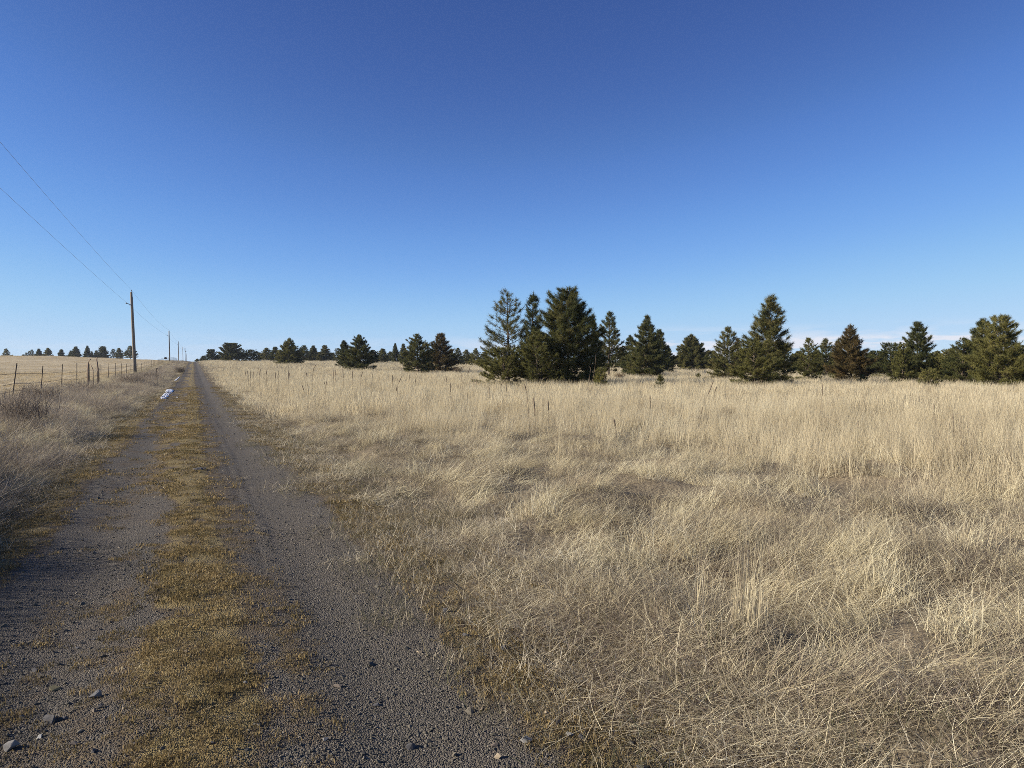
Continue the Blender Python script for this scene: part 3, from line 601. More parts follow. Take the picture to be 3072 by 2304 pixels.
# x, top y, distance, half width (photo px), habit, needles, label
NEAR = [
 (1526, 863, 56, 62, 'thin', 'needle', 'tall see-through pine at the left of the big central clump, bare trunk showing'),
 (1598, 864, 58, 40, 'open', 'needle', 'open-crowned pine between the see-through pine and the biggest pine of the clump'),
 (1704, 850, 54, 88, 'dense', 'needle', 'biggest, widest dark pine in the middle of the central clump'),
 (1772, 935, 57, 32, 'mid', 'needle', 'shorter pine forming the right shoulder of the biggest central pine'),
 (1512, 1040, 53, 72, 'bush', 'needle_olive', 'low olive bushy pine at the foot of the see-through pine'),
 (1612, 985, 52, 60, 'dense', 'needle_olive', 'olive sunlit pine in front of the left half of the biggest central pine'),
 (1801, 1098, 48, 18, 'bush', 'needle_olive', 'knee-high bright olive young pine in front of the central clump'),
 (1826, 926, 100, 42, 'open', 'needle', 'airy pine directly right of the biggest central pine'),
 (1934, 934, 95, 50, 'cone', 'needle', 'dense dark cone-shaped pine right of the central clump'),
 (1890, 999, 108, 26, 'mid', 'needle', 'shorter pine at the left flank of the dense dark cone pine'),
 (1977, 980, 125, 32, 'mid', 'needle', 'slim pine leaning on the right flank of the dense dark cone pine'),
 (2005, 1041, 150, 22, 'mid', 'needle', 'small far pine peeping out right of the dense dark cone pine'),
 (2076, 996, 148, 46, 'cone', 'needle', 'round-shouldered cone pine standing alone before a white cloud streak'),
 (2180, 972, 78, 46, 'mid', 'needle', 'blunt-topped pine left of the tallest pointed pine'),
 (2213, 1006, 86, 24, 'mid', 'needle_bronze', 'brownish half-hidden pine between the blunt-topped and the tallest pointed pine'),
 (2302, 872, 58, 60, 'mid', 'needle', 'tallest pointed pine right of centre with an airy spire'),
 (2262, 1018, 52, 58, 'bush', 'needle_olive', 'broad olive bush-like pine in front of the tallest pointed pine'),
 (2352, 1020, 105, 30, 'open', 'needle', 'thin pine peeking out right of the tallest pointed pine'),
 (2426, 1007, 76, 38, 'mid', 'needle_olive', 'first of two small pines between the tallest pointed pine and the bronze cone pine'),
 (2480, 1007, 92, 29, 'mid', 'needle', 'slimmer darker pine directly left of the bronze cone pine'),
 (2553, 963, 68, 50, 'cone', 'needle_bronze', 'bronze-brown cone pine in the right third'),
 (2513, 1009, 74, 15, 'open', 'needle', 'narrow young pine against the left side of the bronze cone pine'),
 (2610, 1054, 112, 22, 'round', 'needle', 'small dark pine in the gap right of the bronze cone pine'),
 (2672, 1025, 86, 46, 'round', 'needle', 'rounded dark pine between bronze cone pine and airy narrow pine'),
 (2751, 956, 68, 50, 'mid', 'needle', 'airy narrow-topped pine over the small olive bush at right'),
 (2708, 1022, 64, 34, 'dense', 'needle_olive', 'olive pine at the left foot of the airy narrow-topped pine'),
 (2787, 1101, 50, 28, 'bush', 'needle_olive', 'small round olive pine bush at the field edge, right side'),
 (2838, 1042, 64, 36, 'round', 'needle_olive', 'low rounded pine right behind the small round olive bush'),
 (2886, 1009, 60, 46, 'dense', 'needle', 'dark shaded pine left of the twin-topped pair at the right edge'),
 (2941, 945, 64, 54, 'mid', 'needle', 'grey-green left half of the twin-topped pair at the right edge'),
 (3001, 933, 50, 70, 'dense', 'needle_olive', 'big olive right half of the twin-topped pair at the right edge'),
 (3050, 1022, 54, 34, 'mid', 'needle', 'shorter pine right of the big olive pine at the photo edge'),
 (3094, 1046, 50, 34, 'dense', 'needle_olive', 'pine cut off by the right edge of the photo'),
 (1254, 995, 110, 44, 'mid', 'needle', 'green airy-topped pine of the close pair left of the central clump'),
 (1321, 993, 118, 40, 'mid', 'needle_bronze', 'reddish-brown pine of the close pair left of the central clump'),
 (1078, 1000, 128, 40, 'mid', 'needle', 'ragged pine with a low skirt of branches, its trunk foot in the grass'),
 (869, 1009, 195, 34, 'cone', 'needle_olive', 'neat conical pine standing out before the long far row'),
 (693, 1028, 255, 31, 'round', 'needle', 'dark round-headed pine nearest the road on its right side'),
 (1034, 1017, 160, 22, 'mid', 'needle', 'slim pine behind the left side of the ragged skirted pine'),
 (635, 1047, 300, 16, 'round', 'needle', 'small round far pine left of the dark round-headed pine'),
 (754, 1047, 262, 25, 'mid', 'needle', 'low far pine just right of the dark round-headed pine'),
 (1375, 1041, 200, 18, 'mid', 'needle', 'small pine in the gap between reddish-brown pine and central clump, left one'),
 (1427, 1042, 190, 19, 'mid', 'needle_olive', 'small pine touching the left edge of the central clump'),
]
for i, (x, yt, d, hw, st, mt, lb) in enumerate(NEAR):
    put_tree(x, yt, d, hw, st, mt, lb, 'pines across the field right of the road', None, 100 + i)
vr = np.random.default_rng(77)
VAR = []
for k, (st, h0, w0) in enumerate((('mid', 8, 2.4), ('cone', 8, 2.1), ('open', 8, 2.2), ('round', 7, 2.6), ('thin', 8, 2.0), ('mid', 8, 2.0))):
    tm, cm = pine_meshes(vr, h0, w0, st, .34); VAR.append((tm, cm, h0, w0))
FAR = [
 (611, 1066, 320, 9, 3, 'tiny pine at the left end of the far row, beside the road crest'),
 (592, 1075, 345, 6, 0, 'smallest far pine speck just right of where the road vanishes'),
 (728, 1046, 285, 13, 4, 'thin far pine between round-headed pine and low pine beside it'),
 (799, 1041, 285, 19, 0, 'far pine with two points midway between round-headed and neat conical pine'),
 (827, 1037, 275, 17, 5, 'far pine touching the left side of the neat conical pine'),
 (911, 1033, 270, 17, 2, 'far pine touching the right side of the neat conical pine'),
 (941, 1034, 285, 18, 1, 'broad far pine second to the right of the neat conical pine'),
 (976, 1032, 275, 19, 5, 'pointed far pine third to the right of the neat conical pine'),
 (1013, 1043, 310, 11, 4, 'thin far pine left of the slim pine behind the skirted one'),
 (1117, 1048, 215, 17, 3, 'dark low pine against the right side of the ragged skirted pine'),
 (1148, 1043, 240, 19, 0, 'far pine midway between ragged skirted pine and the close pair'),
 (1187, 1027, 260, 12, 1, 'spire-like far pine, left one of two spires before the close pair'),
 (1211, 1027, 255, 13, 5, 'spire-like far pine, right one of two spires before the close pair'),
 (1172, 1053, 280, 12, 3, 'low far pine at the foot of the left spire-like pine'),
 (1353, 1043, 170, 15, 0, 'low dark pine against the right side of the reddish-brown pine'),
 (1399, 1046, 215, 16, 2, 'small pine in the gap before the central clump, right one'),
 # the crest of the left field
 (20, 1043, 420, 12, 2, 'far pine standing alone nearest the left edge of the photo'),
 (71, 1062, 430, 6, 3, 'lowest and leftmost of four thin pines on the left crest'),
 (80, 1056, 430, 6, 4, 'second from left of four thin pines on the left crest'),
 (88, 1051, 430, 6, 4, 'third from left of four thin pines on the left crest'),
 (97, 1047, 430, 7, 4, 'tallest and rightmost of four thin pines on the left crest'),
 (116, 1044, 425, 14, 1, 'dark triangular crest pine right of the four thin pines'),
 (144, 1041, 425, 15, 0, 'ragged broad crest pine right of the dark triangular one'),
 (184, 1045, 430, 12, 5, 'pointed crest pine with clear sky on its left side'),
 (200, 1065, 435, 6, 3, 'shrub-sized pine between pointed and widest crest pine'),
 (213, 1050, 428, 10, 1, 'pine merged into the left flank of the widest crest pine'),
 (228, 1037, 425, 17, 1, 'widest crest pine of the left field'),
 (262, 1035, 420, 11, 1, 'tall narrow dark crest pine right of the widest one'),
 (276, 1052, 430, 7, 0, 'small crest pine filling the gap after the tall narrow one'),
 (289, 1049, 430, 9, 5, 'small crest pine left of the bulky double pine'),
 (310, 1037, 425, 14, 3, 'bulky tall pine in the middle of the left crest row'),
 (340, 1045, 430, 8, 4, 'see-through slim pine alone between two denser crest pines'),
 (357, 1042, 425, 11, 0, 'dense crest pine with a flagged top, second left of the utility pole'),
 (392, 1035, 400, 14, 2, 'open-branched crest pine touching the nearest utility pole'),
]
for i, (x, yt, d, hw, v, lb) in enumerate(FAR):
    mt = ('needle', 'needle_olive')[i % 2]
    put_tree(x, yt, d, hw, None, mt, lb, 'far pines along the skyline', VAR[v], 300 + i)
FILL = [(655, 1062, 330, 14), (672, 1060, 330, 12), (778, 1056, 330, 14), (852, 1056, 330, 14), (893, 1052, 330, 15), (925, 1056, 330, 12), (958, 1054, 330, 14), (997, 1056, 330, 14), (1128, 1062, 300, 12), (1225, 1058, 290, 15), (1288, 1050, 260, 18),
        (1345, 1062, 260, 14), (1412, 1058, 240, 14), (1455, 1052, 220, 18), (1860, 1040, 200, 22), (2030, 1066, 230, 18), (2050, 1074, 240, 14), (2118, 1062, 210, 20), (2140, 1048, 170, 20), (2245, 1050, 160, 22), (2340, 1052, 160, 22), (2385, 1060, 150, 22), (2405, 1066, 170, 16),
        (2452, 1058, 150, 22), (2505, 1050, 140, 22), (2585, 1066, 140, 20), (2635, 1062, 140, 24), (2650, 1072, 120, 18), (2800, 1070, 120, 26), (2822, 1058, 130, 24), (2868, 1056, 110, 26), (2960, 1040, 90, 34), (3030, 1040, 90, 30)]
FILL += [(1880, 1062, 170, 26), (1915, 1058, 160, 24), (2095, 1055, 190, 26), (2160, 1064, 150, 26), (2225, 1040, 140, 26), (2325, 1040, 130, 28), (2395, 1050, 130, 26), (2450, 1044, 120, 26), (2530, 1052, 120, 28), (2575, 1058, 120, 26), (2620, 1046, 110, 26), (2645, 1052, 110, 28), (2730, 1056, 100, 30), (2812, 1048, 90, 32), (2858, 1040, 85, 32), (2915, 1020, 80, 36), (2980, 1030, 80, 36), (3065, 1030, 80, 34)]
for i, (x, yt, d, hw) in enumerate(FILL):
    put_tree(x, yt, d, hw, None, ('needle', 'needle_olive', 'needle')[i % 3], 'dark background pine mostly hidden behind nearer pines right of the road', 'background pines behind the field', VAR[(i * 5) % 6], 500 + i)

# ------------------------------------------------------------------ utility poles and lines
PX = -6.7
def y_for(x):                       # distance along the verge for a photo column
    u = (x - 1536) / FPX; t = PX / (SA + u * CA); return t * (CA - u * SA), t
POLES = [(405, 870, 'nearest and tallest wooden utility pole, beside the wire fence'), (509.5, 990, 'second utility pole back along the road, its foot in grey weeds'),
         (536.5, 1023, 'third utility pole back, thin against the pale sky'), (549.5, 1040, 'fourth utility pole back along the road'),
         (556.5, 1043, 'fifth utility pole back, with a crossarm and transformer can'), (560, 1060, 'farthest tiny utility pole before the road vanishes')]
tops = []; lows = []
def pole(x, yt, lb, i):
    Y, d = y_for(x); g0 = float(H(PX, Y)); h = z_at(x, yt, d) - g0
    root = bpy.data.objects.new('utility_pole', None); COL.objects.link(root); root.location = (PX, Y, g0); tag(root, lb, 'utility pole', 'utility poles along the left verge')
    lean = -.035 * h if i == 0 else -.012 * h
    tx = lambda z: lean * z / h * CA
    ty = lambda z: -lean * z / h * SA
    root.rotation_euler = (0, 0, 0)
    mb = MB(); zz = np.linspace(-.4, h - .3, 7); mb.tube(np.stack([tx(zz), ty(zz), zz], -1), .20 - .07 * np.clip(zz / h, 0, 1), 12)
    link('pole', mb.mesh('pole', True), M['pole'], root)
    mb = MB(); zt = h - .3; mb.tube([[tx(zt), ty(zt), zt - .55], [tx(zt) + .10, ty(zt), zt - .35], [tx(zt) + .02, ty(zt), zt + .12]], .018, 6)
    link('top_pin', mb.mesh('top_pin', True), M['hardware'], root)
    mb = MB(); mb.tube([[tx(zt) + .02, ty(zt), zt + .12], [tx(zt) + .02, ty(zt), zt + .17], [tx(zt) + .02, ty(zt), zt + .21], [tx(zt) + .02, ty(zt), zt + .3]], [.055, .07, .045, .03], 10)
    link('insulator', mb.mesh('insulator', True), M['insul'], root)
    zb = h - 1.75
    mb = MB(); mb.tube([[tx(zb) - .12, ty(zb), zb - .16], [tx(zb) - .35, ty(zb), zb - .02], [tx(zb) - .62, ty(zb), zb + .04]], .04, 6)
    br = link('bracket', mb.mesh('bracket', True), M['hardware'], root)
    mb = MB(); mb.tube([[tx(zb) - .62, ty(zb), zb - .04], [tx(zb) - .62, ty(zb), zb + .06], [tx(zb) - .62, ty(zb), zb + .16]], [.05, .06, .035], 8)
    link('bracket_insulator', mb.mesh('bracket_insulator', True), M['insul'], br)
    if i == 0:
        mb = MB()
        for z_, a in ((1.2, -.1), (1.9, .1)):
            mb.tube([[tx(z_) + .185, ty(z_) - .04, z_ - .1], [tx(z_) + .188, ty(z_) - .04, z_ + .1]], .03, 6)
        zz2 = np.linspace(.1, h - .9, 12); mb.tube(np.stack([tx(zz2) + .215 - .07 * zz2 / h, ty(zz2), zz2], -1), .012, 5)
        link('ground_wire', mb.mesh('ground_wire', True), M['hardware'], root)
    if i == 4:
        bm = bmesh.new(); bmesh.ops.create_cube(bm, size=1); bmesh.ops.scale(bm, vec=(2.6, .12, .14), verts=bm.verts); bmesh.ops.bevel(bm, geom=bm.edges[:], offset=.02, segments=1, affect='EDGES')
        me = bpy.data.meshes.new('crossarm'); bm.to_mesh(me); bm.free(); link('crossarm', me, M['pole'], root, (tx(h), .2, h - 1.1))
        mb = MB(); mb.tube([[.5, 0, h - 4.2], [.5, 0, h - 4.15], [.5, 0, h - 3.0], [.5, 0, h - 2.85]], [.30, .36, .36, .2], 12); link('transformer_can', mb.mesh('transformer_can', True), M['hardware'], root)
    tops.append(np.array([PX + tx(zt) + .02, Y + ty(zt), g0 + zt + .3])); lows.append(np.array([PX + tx(zb) - .62, Y + ty(zb), g0 + zb + .17]))
for i, (x, yt, lb) in enumerate(POLES): pole(x, yt, lb, i)
def hang(pts, sag):
    out_ = []
    for a, b_ in zip(pts[:-1], pts[1:]):
        t = np.linspace(0, 1, 25)[:, None]; sg = sag * (np.linalg.norm(b_ - a) / 145) ** 2
        out_.append(a * (1 - t) + b_ * t - np.array([0, 0, 1]) * sg * 4 * t * (1 - t))
    return np.vstack([out_[0]] + [o[1:] for o in out_[1:]])
back = np.array([-.2, -146.0, 0])
for nm_, pts, sg, lb in (('power_line', tops, .75, 'upper power line strung over the pole tops'), ('power_line', lows, .45, 'lower power line strung along the side brackets')):
    p0 = pts[0] + back + [0, 0, .25]
    c = hang([p0] + pts, sg); dd = np.linalg.norm(c[:, :2], axis=1)
    mb = MB(); mb.tube(c, .0055 + .000025 * dd, 5); tag(link(nm_, mb.mesh(nm_, True), M['line']), lb, 'power line', 'power lines on the utility poles')

# ------------------------------------------------------------------ wire fence: posts and wires are its parts
FXX = -7.0
fence = bpy.data.objects.new('wire_fence', None); COL.objects.link(fence); fence.location = (FXX, 28, float(H(FXX, 28)))
tag(fence, 'barbed wire fence on rusty steel posts along the left field', 'fence')
def post_mesh(rng, h):
    """steel T-post: flat face with a rib and studs"""
    w, t_ = .019, .006; prof = [(-w, 0), (w, 0), (w, t_), (t_ / 2, t_), (t_ / 2, .042), (-t_ / 2, .042), (-t_ / 2, t_), (-w, t_)]
    bm = bmesh.new(); lo = [bm.verts.new((x, y, -.3)) for x, y in prof]; hi = [bm.verts.new((x, y, h)) for x, y in prof]; k = len(prof)
    for i in range(k): bm.faces.new((lo[i], lo[(i + 1) % k], hi[(i + 1) % k], hi[i]))
    bm.faces.new(hi); bm.faces.new(lo[::-1])
    for j in range(int(h / .12)):
        mm_ = bmesh.ops.create_cube(bm, size=1, matrix=Matrix.Translation((0, -.006, .15 + j * .12)) @ Matrix.Diagonal((.018, .010, .03, 1)))
    me = bpy.data.meshes.new('post'); bm.to_mesh(me); bm.free(); return me
pr_ = np.random.default_rng(3); PM = [post_mesh(pr_, 1.0) for _ in range(2)]
fx = [-70, 37, 122, 184, 230, 268, 299, 325, 347, 365, 380, 392.5, 403, 414.5, 425]
fyt = [1080, 1089, 1097, 1093, 1089, 1092, 1092, 1090, 1089, 1090, 1091, 1091, 1090, 1090, 1089.5]
FY = []
for x in fx:
    u = (x - 1536) / FPX; t = FXX / (SA + u * CA); FY.append((t * (CA - u * SA), t))
step = FY[-1][0] - FY[-2][0]
for k in range(46): FY.append((FY[-1][0] + 5.6, None))
tl = {1: (.12, .0), 2: (.075, .02), 3: (.045, 0), 4: (.01, 0)}
wp = []
first = None
for i, (Y, t) in enumerate(FY):
    g0 = float(H(FXX, Y)); h = (z_at(fx[i], fyt[i], t) - g0) if t else 1.3 + pr_.normal(0, .05)
    o = bpy.data.objects.new('post', PM[i % 2]); COL.objects.link(o); o.parent = fence
    if not PM[i % 2].materials: PM[i % 2].materials.append(M['post'])
    o.location = (0, Y - 28, g0 - fence.location.z); ln = tl.get(i, (pr_.normal(.01, .02), 0))[0]
    o.rotation_euler = (pr_.normal(0, .02), ln, math.pi / 2 + pr_.normal(0, .2)) if False else (pr_.normal(0, .02), ln, pr_.normal(0, .1)); o.scale = (1, 1, h)
    if i == 1: o['label'] = 'post leaning to the right, nearest the photo edge'
    wp.append((ln, Y - 28, g0 - fence.location.z, h))
for wh, sag in ((.72, .0), (.40, .03), (.16, .02)):
    pts = []
    for (a, b_) in zip(wp[:-1], wp[1:]):
        for s_ in np.linspace(0, 1, 6, endpoint=False):
            za = a[2] + wh * 1.32; zb = b_[2] + wh * 1.32
            pts.append([.03 + (a[0] * wh * 1.2) * (1 - s_) + b_[0] * wh * 1.2 * s_, a[1] * (1 - s_) + b_[1] * s_, za * (1 - s_) + zb * s_ - sag * 4 * s_ * (1 - s_)])
    pts = np.array(pts); mb = MB(); mb.tube(pts, .0075, 5)
    if True:                                    # barbs
        for q in pts[1:90:1]:
            mb.tube([q + [0, -.03, -.02], q + [0, .03, .02]], .003, 3)
    link('wire', mb.mesh('wire', True), M['wire'], fence)
def bent(name, px, depth, r, mat, label, cat, group=None, base_ext=0):
    """a stick or stem through photo points at one distance, its foot on the ground"""
    pts = [at(x, y, depth + k * .02) for k, (x, y) in enumerate(px)]
    f = np.array([pts[0][0], pts[0][1], H(pts[0][0], pts[0][1]) - .05]); pts = [f] + pts if pts[0][2] > f[2] + .08 else pts
    pts = np.array(pts) - f; mb = MB(); t = np.linspace(0, 1, len(pts)); mb.tube(pts, r * (1 - .45 * t), 7)
    return tag(link(name, mb.mesh(name, True), M[mat], None, tuple(f)), label, cat, group)
bent('dead_branch', [(264, 1108), (264.5, 1090), (268, 1081), (272, 1077)], 41, .05, 'stick', 'bent dead branch hooked to the right, standing behind the fence', 'branch', 'dead branches by the fence')
bent('dead_branch', [(294, 1108), (292, 1090), (290, 1080), (291, 1072)], 47, .055, 'stick', 'pale upright dead branch sticking up behind the fence', 'branch', 'dead branches by the fence')
bent('dead_branch', [(279, 1110), (276, 1101), (271, 1094)], 43, .03, 'stick', 'short dead branch leaning left between the two taller ones', 'branch', 'dead branches by the fence')
g_ = stand(471.5, 55); zt = z_at(471.5, 1105, 55) - g_[2]
mk = bpy.data.objects.new('marker_post', None); COL.objects.link(mk); mk.location = g_; tag(mk, 'lone dark steel stake standing in the weeds between fence and road', 'post')
o = link('stake', PM[0].copy(), None, mk); o.scale = (1.2, 1.2, zt); o.rotation_euler = (0, -.03, .3)
mb = MB(); mb.tube([[-.03, 0, zt * .97], [.03, 0, zt * 1.0]], .022, 6); link('cap', mb.mesh('cap', True), M['post'], mk)

# dark little shed on the far crest
g_ = stand(497, 310); g_ = (g_[0], g_[1], z_at(497, 1077, 310))
sh = bpy.data.objects.new('shed', None); COL.objects.link(sh); sh.location = g_; tag(sh, 'tiny dark low shed on the far crest left of the second utility pole', 'shed')
bm = bmesh.new(); bmesh.ops.create_cube(bm, size=1); bmesh.ops.scale(bm, vec=(1.0, 1.2, .62), verts=bm.verts); bmesh.ops.translate(bm, vec=(0, 0, .3), verts=bm.verts); bmesh.ops.bevel(bm, geom=bm.edges[:], offset=.03, segments=1, affect='EDGES')
me = bpy.data.meshes.new('wall'); bm.to_mesh(me); bm.free(); link('wall', me, M['shed'], sh)
bm = bmesh.new(); v = [bm.verts.new(c) for c in ((-.6, -.7, .62), (.6, -.7, .62), (.6, .7, .62), (-.6, .7, .62), (0, -.7, .84), (0, .7, .84))]
for f in ((0, 3, 2, 1), (0, 1, 4), (2, 3, 5), (1, 2, 5, 4), (3, 0, 4, 5)): bm.faces.new([v[i] for i in f])
me = bpy.data.meshes.new('roof'); bm.to_mesh(me); bm.free(); link('roof', me, M['roof'], sh)

# ------------------------------------------------------------------ snow left along the road
def snow(outline, label, seed, thick=.035):
    rs = np.random.default_rng(seed); P = [on_ground(x, y)[:2] for x, y in outline]; P = np.array(P); c = P.mean(0)
    n = 60; k = len(P); t = np.linspace(0, k, n, endpoint=False); i = t.astype(int); f = (t - i)[:, None]
    R = P[i] * (1 - f) + P[(i + 1) % k] * f; w_ = rs.uniform(.70, 1.14, (n, 1)); R = c + (R - c) * (w_ + np.roll(w_, 1, 0) + np.roll(w_, 2, 0)) / 3
    rings = []; 
    for s_, zf in ((1.0, -.02), (.96, .45), (.8, .85), (.5, 1.0), (.2, 1.0)):
        q = c + (R - c) * s_; z = np.array([road_z(x, y) if RL < x < RR else H(x, y) for x, y in q])
        rings.append(np.column_stack([q, z + thick * zf + (rs.normal(0, thick * .14, n) if zf > 0 else 0)]))
    V = np.vstack(rings + [np.array([[c[0], c[1], float(road_z(c[0], c[1])) + thick]])])
    F = []
    for r in range(4):
        for j in range(n): F.append((r * n + j, r * n + (j + 1) % n, (r + 1) * n + (j + 1) % n, (r + 1) * n + j))
    for j in range(n): F.append((4 * n + j, 4 * n + (j + 1) % n, len(V) - 1))
    o0 = np.array([c[0], c[1], float(H(*c))]); me = bpy.data.meshes.new('snow_patch'); me.from_pydata((V - o0).tolist(), [], F); me.update()
    for p in me.polygons: p.use_smooth = True
    tag(link('snow_patch', me, M['snow'], None, tuple(o0)), label, 'snow', 'snow patches left on the road edge')
SNOW = [([(477, 1198.5), (497, 1198), (502, 1194), (481, 1195)], 'nearest strip of the striped snow patch on the left rut'), ([(482, 1192.5), (502, 1192), (508, 1188), (487, 1188.5)], 'second strip from the front of the striped snow patch'),
 ([(488, 1186), (508, 1185.5), (514, 1181.5), (492, 1182)], 'third strip from the front of the striped snow patch'), ([(493, 1179.5), (516, 1178.5), (523, 1171), (512, 1168.5), (497, 1170.5)], 'largest rearmost strip of the striped snow patch'),
 ([(523, 1142), (528, 1142.5), (535, 1136), (540, 1131), (541, 1129), (534, 1133)], 'thin crooked snow patch farther back on the left road edge'), ([(512, 1153.5), (516, 1154), (517.5, 1152.5), (513, 1152.2)], 'single small blob of snow between the two snow patches'),
 ([(529, 1193.5), (533, 1194), (534, 1192.6), (530, 1192.3)], 'tiny snow crumb in the middle of the road')]
for i, (ol, lb) in enumerate(SNOW): snow(ol, lb, i, .05 if i < 4 else .03)

# ------------------------------------------------------------------ stones and clods on the road
ROCKS = [(36, 2231, 52, 44, 'grey', 'largest pale grey angular rock at the bottom left corner'), (118, 2210, 28, 15, 'white', 'white slanting pebble right of the pale grey angular rock'),
 (157, 2150, 54, 44, 'dark', 'black wedge-shaped rock with a lit left edge, lower left'), (291, 2082, 42, 32, 'grey', 'grey squarish rock on the moss border, lower left'),
 (165, 2065, 46, 18, 'moss', 'long mossy rock behind the black wedge-shaped rock'), (283, 2132, 26, 20, 'brown', 'small brown rock below the grey squarish rock'), (303, 2118, 24, 20, 'dark', 'dark ribbed rock touching the small brown rock'),
 (196, 2153, 26, 18, 'dark', 'flat dark stone just right of the black wedge-shaped rock'), (314, 2157, 22, 16, 'brown', 'pinkish brown stone on the moss, below the dark ribbed rock'), (370, 2127, 13, 9, 'tan', 'small pale tan pebble on the moss strip'),
 (221, 2234, 34, 20, 'brown', 'flat brown stone near the lower left, right of the white pebble'), (277, 2256, 24, 18, 'dark', 'dull dark stone near the bottom edge, lower left'), (404, 2233, 11, 8, 'white', 'tiny white pebble near the bottom of the moss strip'),
 (230, 1943, 18, 13, 'grey', 'small grey stone in the left rut, upper one'), (281, 1917, 17, 13, 'dark', 'small dark stone at the border of left rut and moss'), (103, 2012, 24, 18, 'dark', 'dark rounded stone in the left rut'),
 (737, 2052, 18, 20, 'grey', 'grey-green stone on the dark soil right of the moss strip'), (1236, 2237, 46, 28, 'dark', 'big dark pointed stone in the right rut near the bottom'), (1278, 1861, 30, 10, 'brown', 'flat brownish stone at the right border of the right rut'),
 (1016, 2057, 32, 14, 'brown', 'flat brown stone in the middle of the right rut'), (1130, 2116, 30, 12, 'dark', 'flat dark stone in the right rut, behind the big pointed one'), (977, 2217, 22, 18, 'grey', 'small grey stone at the left side of the right rut'),
 (1258, 1955, 20, 14, 'tan', 'yellowish stone at the right side of the right rut'), (919, 1864, 18, 11, 'dark', 'small dark stone at the left border of the right rut, farthest'), (1336, 1832, 24, 22, 'dark', 'blackish stone in the moss at the right road edge, farthest'),
 (1404, 1906, 36, 18, 'dark', 'dark flat stone half buried at the right road edge'), (1513, 1947, 32, 26, 'dark', 'dark angular stone standing up at the right grass border'), (1579, 2216, 42, 30, 'grey', 'grey wedge-shaped stone on the gravel, bottom centre right'),
 (1709, 2206, 26, 24, 'grey', 'left stone of a touching pair at the bottom grass border'), (1746, 2212, 30, 20, 'dark', 'right darker stone of a touching pair at the bottom grass border'), (1496, 2267, 30, 22, 'tan', 'tan flat stone near the bottom edge of the right rut'),
 (1671, 2172, 28, 22, 'dark', 'dark stone above the touching pair, in the moss'), (1445, 2125, 24, 15, 'brown', 'brownish stone right in the right rut border, lower centre'), (1639, 2145, 18, 16, 'tan', 'pale yellowish stone upslope of the touching pair'),
 (1484, 2236, 24, 18, 'brown', 'dull brown stone just above the tan flat stone'), (1925, 2300, 48, 22, 'dark', 'dark stone cut by the bottom edge under the right grass'), (1743, 2297, 26, 14, 'brown', 'brown stone at the very bottom edge below the touching pair'),
 (1810, 2050, 20, 16, 'dark', 'small dark stone among pale grass stems, lower right of road'), (1690, 1990, 18, 15, 'dark', 'dark stone tucked into dry grass right of the standing angular stone'), (640, 2235, 20, 14, 'dark', 'blackish stone in the dark soil near the bottom'), (560, 1960, 18, 13, 'brown', 'brown pebble on the middle of the moss strip')]
rr_ = np.random.default_rng(8)
for i, (x, y, w, h, c, lb) in enumerate(ROCKS):
    gx, gy, g0 = on_ground(x, y + h * .45); d = gx * SA + gy * CA; sx_ = w * d / FPX / 2; sz_ = h * d / FPX / 2
    bm = hull(rr_, 10, (1, .8, 1)); bmesh.ops.bevel(bm, geom=bm.edges[:], offset=.025, segments=1, affect='EDGES')
    me = bpy.data.meshes.new('rock'); bm.to_mesh(me); bm.free()
    zf = float(road_z(gx, gy)) if RL < gx < RR else g0
    o = link('rock', me, M['rock_' + c], None, (gx, gy, zf + sz_ * .35)); o.scale = (sx_ * 1.05, sx_ * .95, sz_ * 1.05); o.rotation_euler = (0, 0, -YAW + rr_.normal(0, .2))
    tag(o, lb, 'rock', 'stones lying on the road')
def clod(x, y, w, h, lb, seed):
    gx, gy, g0 = on_ground(x, y); d = gx * SA + gy * CA; q = np.random.default_rng(seed); mb = MB()
    bm = bmesh.new(); bmesh.ops.create_icosphere(bm, subdivisions=3, radius=1)
    for v in bm.verts: v.co *= 1 + .5 * (float(fbm(v.co.x * 2 + 9, v.co.y * 2 + v.co.z * 3, seed, 3)) - .5)
    bmesh.ops.scale(bm, vec=(w * d / FPX / 2, w * d / FPX / 3, h * d / FPX / 2), verts=bm.verts)
    me = bpy.data.meshes.new('dirt_clod'); bm.to_mesh(me); bm.free()
    tag(link('dirt_clod', me, M['rock_dark'], None, (gx, gy, g0 + h * d / FPX * .3)), lb, 'clod')
clod(598, 1412, 46, 12, 'dark clod of dirt lying across the moss strip, mid distance', 4)

